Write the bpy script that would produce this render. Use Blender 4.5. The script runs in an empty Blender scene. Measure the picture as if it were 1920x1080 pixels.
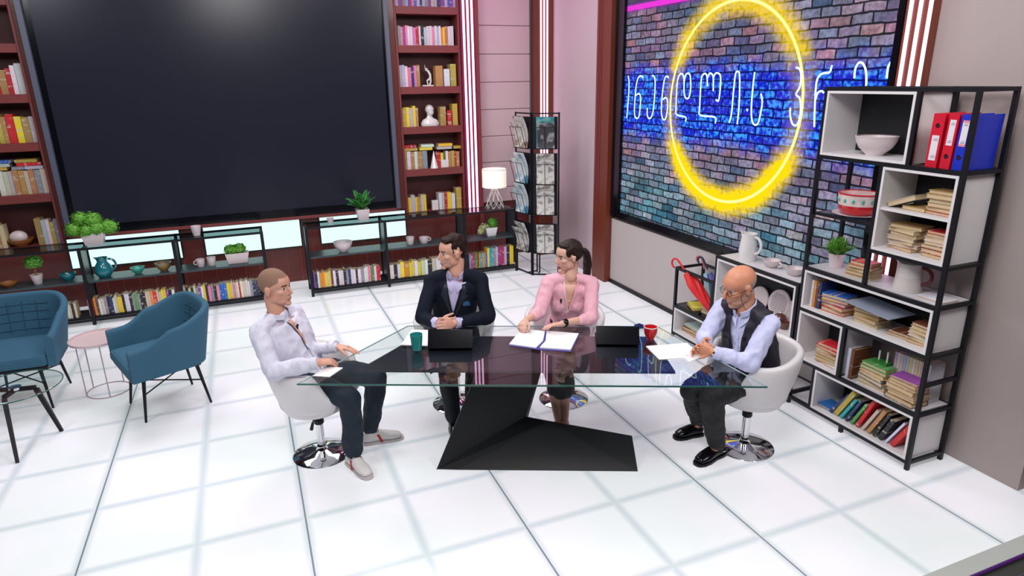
import bpy, bmesh, math, random
import numpy as np
from mathutils import Vector, Matrix, noise
from mathutils.bvhtree import BVHTree
rnd = random.Random(7)
scene = bpy.context.scene
col = scene.collection
V = Vector
# ---------------------------------------------------------------- camera
FPX, YAW, PITCH, ROLL, CH = 1220.5, 0.38163911, 0.30879591, 0.01594193, 2.4
cf = V((math.sin(YAW)*math.cos(PITCH), math.cos(YAW)*math.cos(PITCH), -math.sin(PITCH)))
_r = V((math.cos(YAW), -math.sin(YAW), 0)); _d = cf.cross(_r)
cr = _r*math.cos(ROLL)+_d*math.sin(ROLL); cd = -_r*math.sin(ROLL)+_d*math.cos(ROLL)
C0 = V((0, 0, CH))
cam = bpy.data.cameras.new('camera'); camo = bpy.data.objects.new('camera', cam); col.objects.link(camo)
cam.sensor_fit = 'HORIZONTAL'; cam.sensor_width = 36; cam.lens = 36*FPX/1920; cam.clip_start = .05
camo.matrix_world = Matrix.Translation(C0) @ Matrix((cr, -cd, -cf)).transposed().to_4x4()
scene.camera = camo
scene.view_settings.view_transform = 'Standard'; scene.view_settings.look = 'None'
scene.view_settings.gamma = 1; scene.view_settings.use_curve_mapping = False
scene.view_settings.exposure = 0.0
def ray(x, y): return cf + cr*((x-960)/FPX) + cd*((y-540)/FPX)
def az(x, y, z=0.0): v = ray(x, y); return C0 + v*((z-CH)/v.z)      # point of a horizontal plane
def ax(x, y, X): v = ray(x, y); return C0 + v*(X/v.x)              # point of the right-wall-parallel plane
def ay(x, y, Y): v = ray(x, y); return C0 + v*(Y/v.y)              # point of the back-wall-parallel plane
# ---------------------------------------------------------------- world and studio lights
w = bpy.data.worlds.new('world'); scene.world = w; w.use_nodes = True
w.node_tree.nodes['Background'].inputs[0].default_value = (.55, .55, .65, 1)
w.node_tree.nodes['Background'].inputs[1].default_value = .12
def area(name, loc, target, size, power, color=(1, 1, 1), sy=None, spread=None):
    l = bpy.data.lights.new(name, 'AREA'); l.energy = power; l.color = color; l.size = size
    if sy: l.shape = 'RECTANGLE'; l.size_y = sy
    if spread: l.spread = spread
    o = bpy.data.objects.new(name, l); col.objects.link(o); o.location = loc
    o.rotation_euler = (V(target)-V(loc)).to_track_quat('-Z', 'Y').to_euler(); return o
area('studio_key_light', (.2, 1.0, 4.3), (1.5, 4.2, .6), 1.2, 102.7, (1, .97, .95))
area('studio_key_light', (4.0, .6, 4.3), (2.0, 4.0, .6), 1.2, 82.1, (1, .97, .96))
area('studio_fill_light', (-2.8, 3.0, 4.2), (.5, 4.5, .6), 1.2, 61.6, (.95, .97, 1))
area('studio_back_light', (1.5, 7.0, 4.5), (1.5, 4.2, 1.0), 1.5, 75.3, (1, 1, 1))
area('studio_back_light', (-1.0, 6.9, 4.5), (-1.0, 5.0, .3), 1.5, 61.6, (1, 1, 1))
area('shelf_wash_light', (.4, 5.0, 4.5), (.4, 8.4, 1.0), 3.0, 47.9, (1, .93, .95), .6)
area('side_wash_light', (1.6, 2.6, 4.4), (4.0, 3.2, .9), 1.4, 41.1, (1, .96, .97))
area('pink_wash_light', (3.0, 7.3, 3.9), (3.3, 8.4, 1.9), .3, 6.1, (1, .25, .7))
# ---------------------------------------------------------------- materials
def nt(m): return m.node_tree.nodes, m.node_tree.links
def mat(name, c, rough=.5, metal=0, em=None, es=0, spec=.5, bump=0, bscale=40, cvar=0, sss=0, coat=0, stretch=None, alpha=1):
    m = bpy.data.materials.new(name); m.use_nodes = True; N, L = nt(m); b = N['Principled BSDF']
    b.inputs['Base Color'].default_value = (*c, 1); b.inputs['Roughness'].default_value = rough
    b.inputs['Metallic'].default_value = metal; b.inputs['Specular IOR Level'].default_value = spec
    if coat: b.inputs['Coat Weight'].default_value = coat; b.inputs['Coat Roughness'].default_value = .08
    if em: b.inputs['Emission Color'].default_value = (*em, 1); b.inputs['Emission Strength'].default_value = es
    if sss:
        b.inputs['Subsurface Weight'].default_value = sss; b.inputs['Subsurface Radius'].default_value = (.02, .008, .005); b.inputs['Subsurface Scale'].default_value = .6
    if bump or cvar:
        tc = N.new('ShaderNodeTexCoord'); mp = N.new('ShaderNodeMapping'); nz = N.new('ShaderNodeTexNoise')
        L.new(tc.outputs['Object'], mp.inputs[0]); L.new(mp.outputs[0], nz.inputs['Vector'])
        if stretch: mp.inputs['Scale'].default_value = stretch
        nz.inputs['Scale'].default_value = bscale; nz.inputs['Detail'].default_value = 4
        if bump:
            bp = N.new('ShaderNodeBump'); bp.inputs['Strength'].default_value = bump; bp.inputs['Distance'].default_value = .01
            L.new(nz.outputs['Fac'], bp.inputs['Height']); L.new(bp.outputs[0], b.inputs['Normal'])
        if cvar:
            mx = N.new('ShaderNodeMixRGB'); mx.inputs[1].default_value = (*[x*(1-cvar) for x in c], 1); mx.inputs[2].default_value = (*[min(1, x*(1+cvar)) for x in c], 1)
            L.new(nz.outputs['Fac'], mx.inputs[0]); L.new(mx.outputs[0], b.inputs['Base Color'])
    return m
def emit(name, c, s):
    m = bpy.data.materials.new(name); m.use_nodes = True; N, L = nt(m); b = N['Principled BSDF']
    b.inputs['Base Color'].default_value = (.02, .02, .02, 1); b.inputs['Roughness'].default_value = .4
    b.inputs['Emission Color'].default_value = (*c, 1); b.inputs['Emission Strength'].default_value = s; return m
M = {}
M['mahog'] = mat('mahogany', (.125, .018, .014), .38, bump=.05, bscale=6, cvar=.45, stretch=(1, 1, 14), coat=.15)
M['mahog_h'] = mat('mahogany_shelf', (.21, .04, .04), .4, cvar=.25, bscale=8, stretch=(1, 10, 10))
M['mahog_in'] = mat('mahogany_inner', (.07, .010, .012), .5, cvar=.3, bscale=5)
M['mahog_r'] = mat('mahogany_column', (.16, .032, .016), .38, cvar=.25, bscale=5, stretch=(6, 6, .6))
M['wallpink'] = mat('padded_fabric', (.62, .47, .50), .8, bump=.03, bscale=60)
M['wallgrey'] = mat('taupe_plaster', (.40, .33, .325), .7, cvar=.06, bscale=1.5)
M['black'] = mat('black_metal', (.006, .006, .010), .45, spec=.3)
M['blackgl'] = mat('black_glossy', (.004, .004, .007), .16, spec=.3)
M['slate'] = mat('slate_metal', (.035, .055, .065), .35)
M['white'] = mat('white_board', (.72, .69, .71), .45)
M['ceram'] = mat('white_ceramic', (.78, .76, .76), .18, coat=.4)
M['pinkceram'] = mat('pale_ceramic', (.70, .60, .62), .35)
M['chrome'] = mat('chrome', (.75, .75, .78), .06, 1)
M['wleather'] = mat('white_leather', (.76, .73, .75), .38, bump=.03, bscale=90)
M['bluefab'] = mat('blue_felt', (.030, .110, .185), .85, bump=.12, bscale=160, cvar=.12)
M['paper'] = mat('paper', (.86, .85, .88), .6)
M['pages'] = mat('page_block', (.62, .47, .30), .8, bump=.1, bscale=200)
M['dark'] = mat('dark_backing', (.006, .006, .008), .6)
M['soil'] = mat('soil', (.03, .02, .012), .9)
def glassy(name, tint, ior=1.5, amount=1.0, rough=.0):
    m = bpy.data.materials.new(name); m.use_nodes = True; N, L = nt(m); N.remove(N['Principled BSDF'])
    t = N.new('ShaderNodeBsdfTransparent'); t.inputs[0].default_value = (*tint, 1)
    g = N.new('ShaderNodeBsdfGlossy'); g.inputs['Roughness'].default_value = rough
    fr = N.new('ShaderNodeFresnel'); fr.inputs[0].default_value = ior; mx = N.new('ShaderNodeMixShader')
    ge = N.new('ShaderNodeNewGeometry'); iv = N.new('ShaderNodeMath'); iv.operation = 'SUBTRACT'; iv.inputs[0].default_value = 1; L.new(ge.outputs['Backfacing'], iv.inputs[1]); ml = N.new('ShaderNodeMath'); ml.operation = 'MULTIPLY'; L.new(fr.outputs[0], ml.inputs[0]); L.new(iv.outputs[0], ml.inputs[1])
    L.new(ml.outputs[0], mx.inputs[0]); L.new(t.outputs[0], mx.inputs[1]); L.new(g.outputs[0], mx.inputs[2])
    L.new(mx.outputs[0], N['Material Output'].inputs[0]); return m
M['glass'] = glassy('clear_glass', (.96, .985, .982), 1.9)
M['glass2'] = glassy('thin_glass', (.93, .97, .97), 1.3)
M['shelfglass'] = glassy('smoked_glass', (.25, .33, .36), 1.5)
M['shelfglass2'] = glassy('pale_smoked_glass', (.55, .66, .67), 1.4)
M['glassedge'] = mat('glass_edge', (.02, .10, .08), .15)
# ---------------------------------------------------------------- mesh helpers
def tag(o, label=None, cat=None, group=None, kind=None):
    if label: o['label'] = label
    if cat: o['category'] = cat
    if group: o['group'] = group
    if kind: o['kind'] = kind
    return o
def empty(name, loc, rz=0, label=None, cat=None, group=None):
    o = bpy.data.objects.new(name, None); col.objects.link(o); o.location = loc; o.rotation_euler = (0, 0, rz); o.empty_display_size = .1
    return tag(o, label, cat, group)
class MB:
    def __init__(s): s.v = []; s.f = []; s.m = []
    def add(s, vs, fs, mi=0):
        n = len(s.v); s.v += [tuple(v) for v in vs]; s.f += [tuple(i+n for i in f) for f in fs]; s.m += [mi]*len(fs); return s
    def box(s, c, d, rz=0, mi=0, R=None):
        R = R or Matrix.Rotation(rz, 3, 'Z'); c = V(c); vs = []
        for z in (-.5, .5):
            for x, y in ((-.5, -.5), (.5, -.5), (.5, .5), (-.5, .5)): vs.append(c + R @ V((x*d[0], y*d[1], z*d[2])))
        return s.add(vs, [(3, 2, 1, 0), (4, 5, 6, 7), (0, 1, 5, 4), (1, 2, 6, 5), (2, 3, 7, 6), (3, 0, 4, 7)], mi)
    def bb(s, a, b, mi=0):
        return s.box([(a[i]+b[i])/2 for i in range(3)], [abs(b[i]-a[i]) for i in range(3)], 0, mi)
    def lathe(s, prof, c=(0, 0, 0), n=28, mi=0, R=None, caps=True):
        c = V(c); vs = []; fs = []
        for r, z in prof:
            for k in range(n):
                a = 2*math.pi*k/n; p = V((r*math.cos(a), r*math.sin(a), z)); vs.append(c + (R @ p if R else p))
        for i in range(len(prof)-1):
            for k in range(n): fs.append((i*n+k, i*n+(k+1) % n, (i+1)*n+(k+1) % n, (i+1)*n+k))
        if caps:
            fs.append(tuple(range(n-1, -1, -1))); fs.append(tuple((len(prof)-1)*n+k for k in range(n)))
        return s.add(vs, fs, mi)
    def tube(s, pts, r, n=8, mi=0, ref=None, closed=False, caps=True):
        pts = [V(p) for p in pts]; rs = r if isinstance(r, (list, tuple)) and not isinstance(r, V) else [r]*len(pts)
        vs = []; fs = []; prev = None
        for i, p in enumerate(pts):
            a = pts[i-1] if (i > 0 or closed) else pts[0]; b = pts[(i+1) % len(pts)] if (i < len(pts)-1 or closed) else pts[-1]
            t = (b-a).normalized()
            if ref is not None: u = V(ref) - t*V(ref).dot(t)
            elif prev is None: u = V((0, 0, 1)) - t*t.z if abs(t.z) < .9 else V((1, 0, 0)) - t*t.x
            else: u = prev - t*prev.dot(t)
            u.normalize(); prev = u; q = t.cross(u); rr = rs[i]
            ra, rb = rr if isinstance(rr, tuple) else (rr, rr)
            for k in range(n):
                an = 2*math.pi*(k+.5*(n == 4))/n; vs.append(p + u*ra*math.cos(an) + q*rb*math.sin(an))
        m = len(pts)
        for i in range(m if closed else m-1):
            for k in range(n): fs.append((i*n+k, i*n+(k+1) % n, ((i+1) % m)*n+(k+1) % n, ((i+1) % m)*n+k))
        if caps and not closed: fs.append(tuple(range(n-1, -1, -1))); fs.append(tuple((m-1)*n+k for k in range(n)))
        return s.add(vs, fs, mi)
    def prism(s, poly, dz, mi=0):
        """poly: 3-D points (planar), extruded by vector dz"""
        n = len(poly); vs = [V(p) for p in poly]+[V(p)+V(dz) for p in poly]
        fs = [tuple(range(n-1, -1, -1)), tuple(range(n, 2*n))]+[(i, (i+1) % n, n+(i+1) % n, n+i) for i in range(n)]
        return s.add(vs, fs, mi)
    def ball(s, c, r, n=14, m=9, mi=0, R=None):
        r = (r, r, r) if isinstance(r, (int, float)) else r; c = V(c); vs = [V((0, 0, -1))]; fs = []
        for j in range(1, m):
            a = -math.pi/2+math.pi*j/m
            for k in range(n): b = 2*math.pi*k/n; vs.append(V((math.cos(a)*math.cos(b), math.cos(a)*math.sin(b), math.sin(a))))
        vs.append(V((0, 0, 1))); T = len(vs)-1
        for k in range(n):
            fs.append((0, 1+(k+1) % n, 1+k)); fs.append((T, T-n+k, T-n+(k+1) % n))
            for j in range(m-2): fs.append((1+j*n+k, 1+j*n+(k+1) % n, 1+(j+1)*n+(k+1) % n, 1+(j+1)*n+k))
        out = []
        for v in vs:
            p = V((v.x*r[0], v.y*r[1], v.z*r[2])); out.append(c+(R @ p if R else p))
        return s.add(out, fs, mi)
    def build(s, name, mats, parent=None, world=False, smooth=35, bevel=0, origin=True, solid=0, subsurf=0):
        me = bpy.data.meshes.new(name); off = V((0, 0, 0)); vs = s.v
        if parent is None and origin and vs:
            xs = [v[0] for v in vs]; ys = [v[1] for v in vs]; zs = [v[2] for v in vs]
            off = V(((min(xs)+max(xs))/2, (min(ys)+max(ys))/2, min(zs)))
        elif parent is not None and world: off = parent_loc(parent)
        me.from_pydata([V(v)-off for v in vs], [], s.f)
        if not isinstance(mats, (list, tuple)): mats = [mats]
        for mm in mats: me.materials.append(M[mm] if isinstance(mm, str) else mm)
        me.polygons.foreach_set('material_index', s.m)
        if smooth: me.shade_smooth(); me.set_sharp_from_angle(angle=math.radians(smooth))
        me.update(); me.validate()
        o = bpy.data.objects.new(name, me); col.objects.link(o)
        if parent is None: o.location = off
        else: o.parent = parent
        if solid: md = o.modifiers.new('solid', 'SOLIDIFY'); md.thickness = solid; md.offset = 0
        if bevel: md = o.modifiers.new('bevel', 'BEVEL'); md.width = bevel; md.segments = 2; md.limit_method = 'ANGLE'
        if subsurf: md = o.modifiers.new('sub', 'SUBSURF'); md.levels = md.render_levels = subsurf
        return o
def parent_loc(p):
    l = V((0, 0, 0))
    while p is not None: l = l + p.location; p = p.parent
    return l
def children(o): return [c for c in bpy.data.objects if c.parent == o]
def copy_tree(o, parent=None, kids=None):
    ks = [c for c in list(col.objects) if c.parent == o]
    c = o.copy(); col.objects.link(c); c.parent = parent
    for k in ks: copy_tree(k, c)
    return c
ORD = ['', 'first', 'second', 'third', 'fourth', 'fifth', 'sixth', 'seventh', 'eighth', 'ninth', 'tenth', 'eleventh', 'twelfth', 'thirteenth', 'fourteenth', 'fifteenth', 'sixteenth', 'seventeenth', 'eighteenth', 'nineteenth', 'twentieth']
for t_ in ('twenty', 'thirty'):
    if t_ == 'thirty': ORD.append('thirtieth')
    ORD += [t_+'-'+x for x in ORD[1:10]]
# ================================================================ SETTING
FLY = 1.71                       # front edge of the lit floor platform
def floor_mat():
    m = bpy.data.materials.new('lit_floor_panels'); m.use_nodes = True; N, L = nt(m); b = N['Principled BSDF']
    tc = N.new('ShaderNodeTexCoord'); sx = N.new('ShaderNodeSeparateXYZ'); L.new(tc.outputs['Object'], sx.inputs[0])
    nz = N.new('ShaderNodeTexNoise'); nz.inputs['Scale'].default_value = 1.3; L.new(tc.outputs['Object'], nz.inputs['Vector'])
    def mth(op, a, bb=None, cl=False):
        n = N.new('ShaderNodeMath'); n.operation = op; n.use_clamp = cl
        for i, v in enumerate((a, bb)):
            if v is None: continue
            if isinstance(v, (int, float)): n.inputs[i].default_value = v
            else: L.new(v, n.inputs[i])
        return n.outputs[0]
    def line(co, off, period, width, soft):
        a = mth('ADD', co, -off+period*40.5); a = mth('MODULO', a, period); a = mth('SUBTRACT', a, period/2); a = mth('ABSOLUTE', a)
        a = mth('SUBTRACT', width+soft, a); return mth('DIVIDE', a, soft, True)
    lx = line(sx.outputs[0], .06, .5725, .004, .036); ly = line(sx.outputs[1], 4.0, .58, .004, .036)
    seam = line(sx.outputs[0], .06, 1.145, .0035, .002)
    soft = mth('MAXIMUM', lx, ly); mx = N.new('ShaderNodeMixRGB'); mx.inputs[1].default_value = (.79, .785, .83, 1); mx.inputs[2].default_value = (.50, .56, .62, 1)
    L.new(mth('MULTIPLY', soft, .72), mx.inputs[0]); mx2 = N.new('ShaderNodeMixRGB'); mx2.inputs[2].default_value = (.10, .13, .15, 1)
    L.new(mx.outputs[0], mx2.inputs[1]); L.new(mth('MULTIPLY', seam, .85), mx2.inputs[0])
    tn = N.new('ShaderNodeMixRGB'); tn.blend_type = 'MULTIPLY'; tn.inputs[0].default_value = 1; cr_ = N.new('ShaderNodeValToRGB')
    cr_.color_ramp.elements[0].position = .35; cr_.color_ramp.elements[0].color = (.91, .97, .93, 1); cr_.color_ramp.elements[1].position = .62; cr_.color_ramp.elements[1].color = (1, .99, 1, 1)
    L.new(nz.outputs['Fac'], cr_.inputs[0]); L.new(mx2.outputs[0], tn.inputs[1]); L.new(cr_.outputs[0], tn.inputs[2])
    L.new(tn.outputs[0], b.inputs['Base Color']); L.new(tn.outputs[0], b.inputs['Emission Color']); b.inputs['Emission Strength'].default_value = .30
    b.inputs['Roughness'].default_value = .22; b.inputs['Specular IOR Level'].default_value = .35
    return m
def struct(o): return tag(o, kind='structure')
mb = MB().bb((-6, FLY, -.14), (4.6, 8.9, 0)); fl = mb.build('floor', floor_mat(), smooth=0, origin=False); struct(fl)
struct(MB().bb((-6, FLY-.09, -.14), (4.6, FLY, .004)).build('trim_1', mat('platform_edge', (.50, .52, .50), .4), smooth=0))
struct(MB().bb((-6, FLY-.10, -.008), (4.6, FLY-.092, .006)).build('trim_2', emit('edge_light', (.10, .01, .22), .5), smooth=0))
struct(MB().bb((-8, -3, -.30), (8, FLY-.101, -.141)).build('floor', mat('studio_floor', (.018, .014, .013), .6, bump=.1), smooth=0))
struct(MB().bb((-8, -3, 5.0), (8, 9.2, 5.1)).build('ceiling', mat('studio_ceiling', (.02, .02, .025), .8), smooth=0))
struct(MB().bb((-7, -3.1, -.3), (8, -3, 5)).build('wall_front', mat('studio_drape', (.02, .02, .022), .9), smooth=0))
struct(MB().bb((-7.1, -3, -.3), (-7, 9, 5)).build('wall_left', mat('studio_drape_side', (.03, .03, .034), .9), smooth=0))
# back wall at Y=8.4: mahogany panelling with openings for two bookcases and the dark screen
YW = 8.4
def bz(y, x=745): return ay(x, y, YW).z
bx0, bx1 = ay(740, 60, YW).x, ay(861, 60, YW).x     # opening of the right bookcase
lx1 = ay(60, 190, YW).x                             # right edge of the left bookcase opening
lx0 = lx1-.86
ZL = .735                                           # bottoms of bookcases
TOP = 4.6
wb = MB()
wb.bb((-7, YW, 0), (lx0, YW+.3, TOP)); wb.bb((lx0, YW, 0), (lx1, YW+.3, ZL)); 
wb.bb((lx1, YW, 0), (bx0, YW+.3, TOP)); wb.bb((bx0, YW, 0), (bx1, YW+.3, ZL))
wb.bb((bx1, YW, 0), (bx1+.24, YW+.3, TOP)); wb.bb((bx1+.24, YW+.12, 0), (3.7, YW+.3, TOP)); wb.bb((lx0, YW+.30, 0), (bx1+.3, YW+.36, TOP))
struct(wb.build('wall_back', 'mahog', smooth=0))
# vertical grooves between the planks, lower wall
for i, x in enumerate([-1.815+.165*k for k in range(30)]):
    struct(MB().bb((x, YW-.006, .0), (x+.008, YW-.001, .47)).build('trim_%d' % (i+3), mat('groove', (.22, .05, .035), .5) if i == 0 else bpy.data.materials['groove'], smooth=0))
# big dark video screen
sx0, sx1 = ay(131, 435, YW).x, ay(748, 390, YW).x; sz0 = .5*(ay(212, 430, YW).z+ay(748, 390, YW).z)
t = empty('video_wall_screen', ((sx0+sx1)/2, YW-.02, sz0), 0, 'huge switched-off black screen filling the back wall between two mahogany bookcases', 'screen')
W_ = sx1-sx0
MB().bb((-W_/2, -.05, 0), (W_/2, .015, TOP-sz0-.1)).build('bezel', 'blackgl', t, smooth=0)
pm = mat('screen_off_sheen', (.010, .011, .017), .22, spec=.25, em=(.006, .006, .012), es=1.0)  # bluish sheen of the dark panel is put in as faint emission
MB().bb((-W_/2+.10, -.056, .10), (W_/2-.08, -.051, TOP-sz0-.2)).build('display_panel', pm, t, smooth=0)
MB().bb((-W_/2-.01, -.10, 0), (-W_/2+.04, .0, TOP-sz0-.1)).build('side_frame', mat('steel_frame', (.09, .10, .15), .35), t, smooth=0)
MB().bb((W_/2-.05, -.10, 0), (W_/2, .0, TOP-sz0-.1)).build('side_frame', bpy.data.materials['steel_frame'], t, smooth=0)
MB().bb((-W_/2, -.06, -.035), (W_/2, .0, 0)).build('bottom_rail', 'mahog_h', t, smooth=0)
# bright low monitors on the wall
mon = emit('lit_monitor', (.72, 1.0, .95), 1.12)
for (a, b, c_, l) in [((130, 451), (346, 487), 0, 'behind the teal jug on the black shelving'), ((378, 425), (568, 464), 1, 'in the gap between the two black shelving units'), ((596, 408), (762, 443), 2, 'behind the fern on the black shelving')]:
    p = ay(*a, YW); q = ay(*b, YW); z1 = .795; z0 = .455; z1 = .81
    if c_ == 0: x0, x1 = -1.95, ay(342, 460, YW).x
    else: x0, x1 = p.x, q.x
    t = empty('wall_monitor', ((x0+x1)/2, YW-.01, z0), 0, 'wide lit white wall monitor '+l, 'monitor', None); h = (x1-x0)/2
    MB().bb((-h, -.035, 0), (h, .005, z1-z0)).build('housing', 'blackgl', t, smooth=0)
    MB().bb((-h+.012, -.038, .012), (h-.012, -.0355, z1-z0-.012)).build('display', mon, t, smooth=0)
# bookcases -----------------------------------------------------------
LEV = [ZL, 1.31, 1.85, 2.34, 2.83, 3.275, 3.75]
def bookcase(x0, x1, label):
    t = empty('bookcase', ((x0+x1)/2, YW, ZL), 0, label, 'bookcase'); h = (x1-x0)/2
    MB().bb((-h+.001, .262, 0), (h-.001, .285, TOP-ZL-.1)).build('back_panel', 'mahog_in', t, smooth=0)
    for s in (-1, 1): MB().bb((s*(h-.001), -.012, 0), (s*(h-.025), .26, TOP-ZL-.1)).build('side_panel', 'mahog_h', t, smooth=0)
    for z in LEV: MB().bb((-h+.026, -.02, z-ZL-(.085 if z > ZL else 0)+.0), (h-.026, .26, z-ZL+(0 if z > ZL else .012))).build('shelf', 'mahog_h', t, smooth=0)
    return t
bookcase(bx0, bx1, 'tall built-in mahogany bookcase beside the pink light strips')
bookcase(lx0, lx1, 'tall built-in mahogany bookcase at the left edge, left of the dark screen')
# light strip columns --------------------------------------------------
M['neonpink'] = emit('pink_white_light', (1.0, .62, .88), 3.2)
M['magenta'] = mat('magenta_gloss', (.16, .01, .05), .3)
def strips(name, xs, y, z0, z1, wd, xa, xb, label, along='x', face=-1):
    t = empty(name, (0, 0, 0), 0, label, 'light column')
    return t
t = empty('light_strip_column', (bx1+.12, YW-.01, ZL), 0, 'magenta column with three glowing strips next to the right-hand bookcase', 'light column')
MB().bb((-.115, -.03, 0), (.075, .005, 3.8)).build('backing', 'magenta', t, smooth=0)
MB().bb((.076, -.05, -.735), (.118, .005, 3.8)).build('edge_post', 'mahog_h', t, smooth=0)
for i in range(3): MB().bb((-.085+i*.055, -.042, 0), (-.060+i*.055, -.031, 3.8)).build('light_strip', 'neonpink', t, smooth=0)
# padded wall panel niche
x0, x1 = bx1+.245, 3.72
t = empty('padded_wall_panel', ((x0+x1)/2, YW+.11, .78), 0, 'pale pink padded wall panel with horizontal seams behind the table lamp', 'wall panel')
zc = [0, .20, .55, .90, 1.25, 1.6, 1.95, 2.3, 2.65, 3.0, 3.4]
h = (x1-x0)/2-.004
for a, b in zip(zc[:-1], zc[1:]):
    MB().bb((-h, -.03, a+.002), (h, 0, b-.002)).build('padded_panel', 'wallpink', t, smooth=0, bevel=.012)
# second light column, at the corner
xa, xb = 3.735, 3.95
t = empty('light_strip_column', ((xa+xb)/2, YW-.12, 0), 0, 'dark red corner column with three glowing strips behind the magazine rack', 'light column'); h = (xb-xa)/2
MB().bb((-h, -.03, 0), (h, .2, 4.5)).build('backing', 'mahog_r', t, smooth=0)
for i in range(3): MB().bb((-.080+i*.045, -.042, .9), (-.062+i*.045, -.031, 4.4)).build('light_strip', 'neonpink', t, smooth=0)
# right wall -----------------------------------------------------------
XR = 4.05
struct(MB().bb((3.955, 7.04, 0), (XR+.3, YW+.3, TOP)).build('wall_right', mat('mauve_plaster', (.52, .42, .45), .6, cvar=.05, bscale=2), smooth=0))
struct(MB().bb((XR, 1.98, -.14), (XR+.3, 7.039, TOP)).build('wall_right', 'wallgrey', smooth=0))
struct(MB().bb((XR+.08, .9, -.3), (XR+.3, 1.979, TOP)).build('wall_right', mat('brown_drape', (.05, .022, .02), .7), smooth=0))
t = empty('mahogany_column', (XR-.05, 6.88, 0), 0, 'plain mahogany column with fine grooves left of the brick-pattern screen', 'column')
MB().bb((-.075, -.16, 0), (.049, .155, 4.5)).build('shaft', 'mahog_r', t, smooth=0)
for i in range(3): MB().bb((-.083, .03+i*.035, .95), (-.0755, .042+i*.035, 4.4)).build('groove_strip', 'mahog_h', t, smooth=0)
struct(MB().bb((XR-.045, 3.2, .045), (XR-.001, 6.715, .80)).build('baseboard_right', mat('wainscot', (.50, .44, .44), .55), smooth=0))
struct(MB().bb((XR-.06, 3.3, .0), (XR-.001, 6.715, .044)).build('baseboard_right', 'black', smooth=0))
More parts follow.
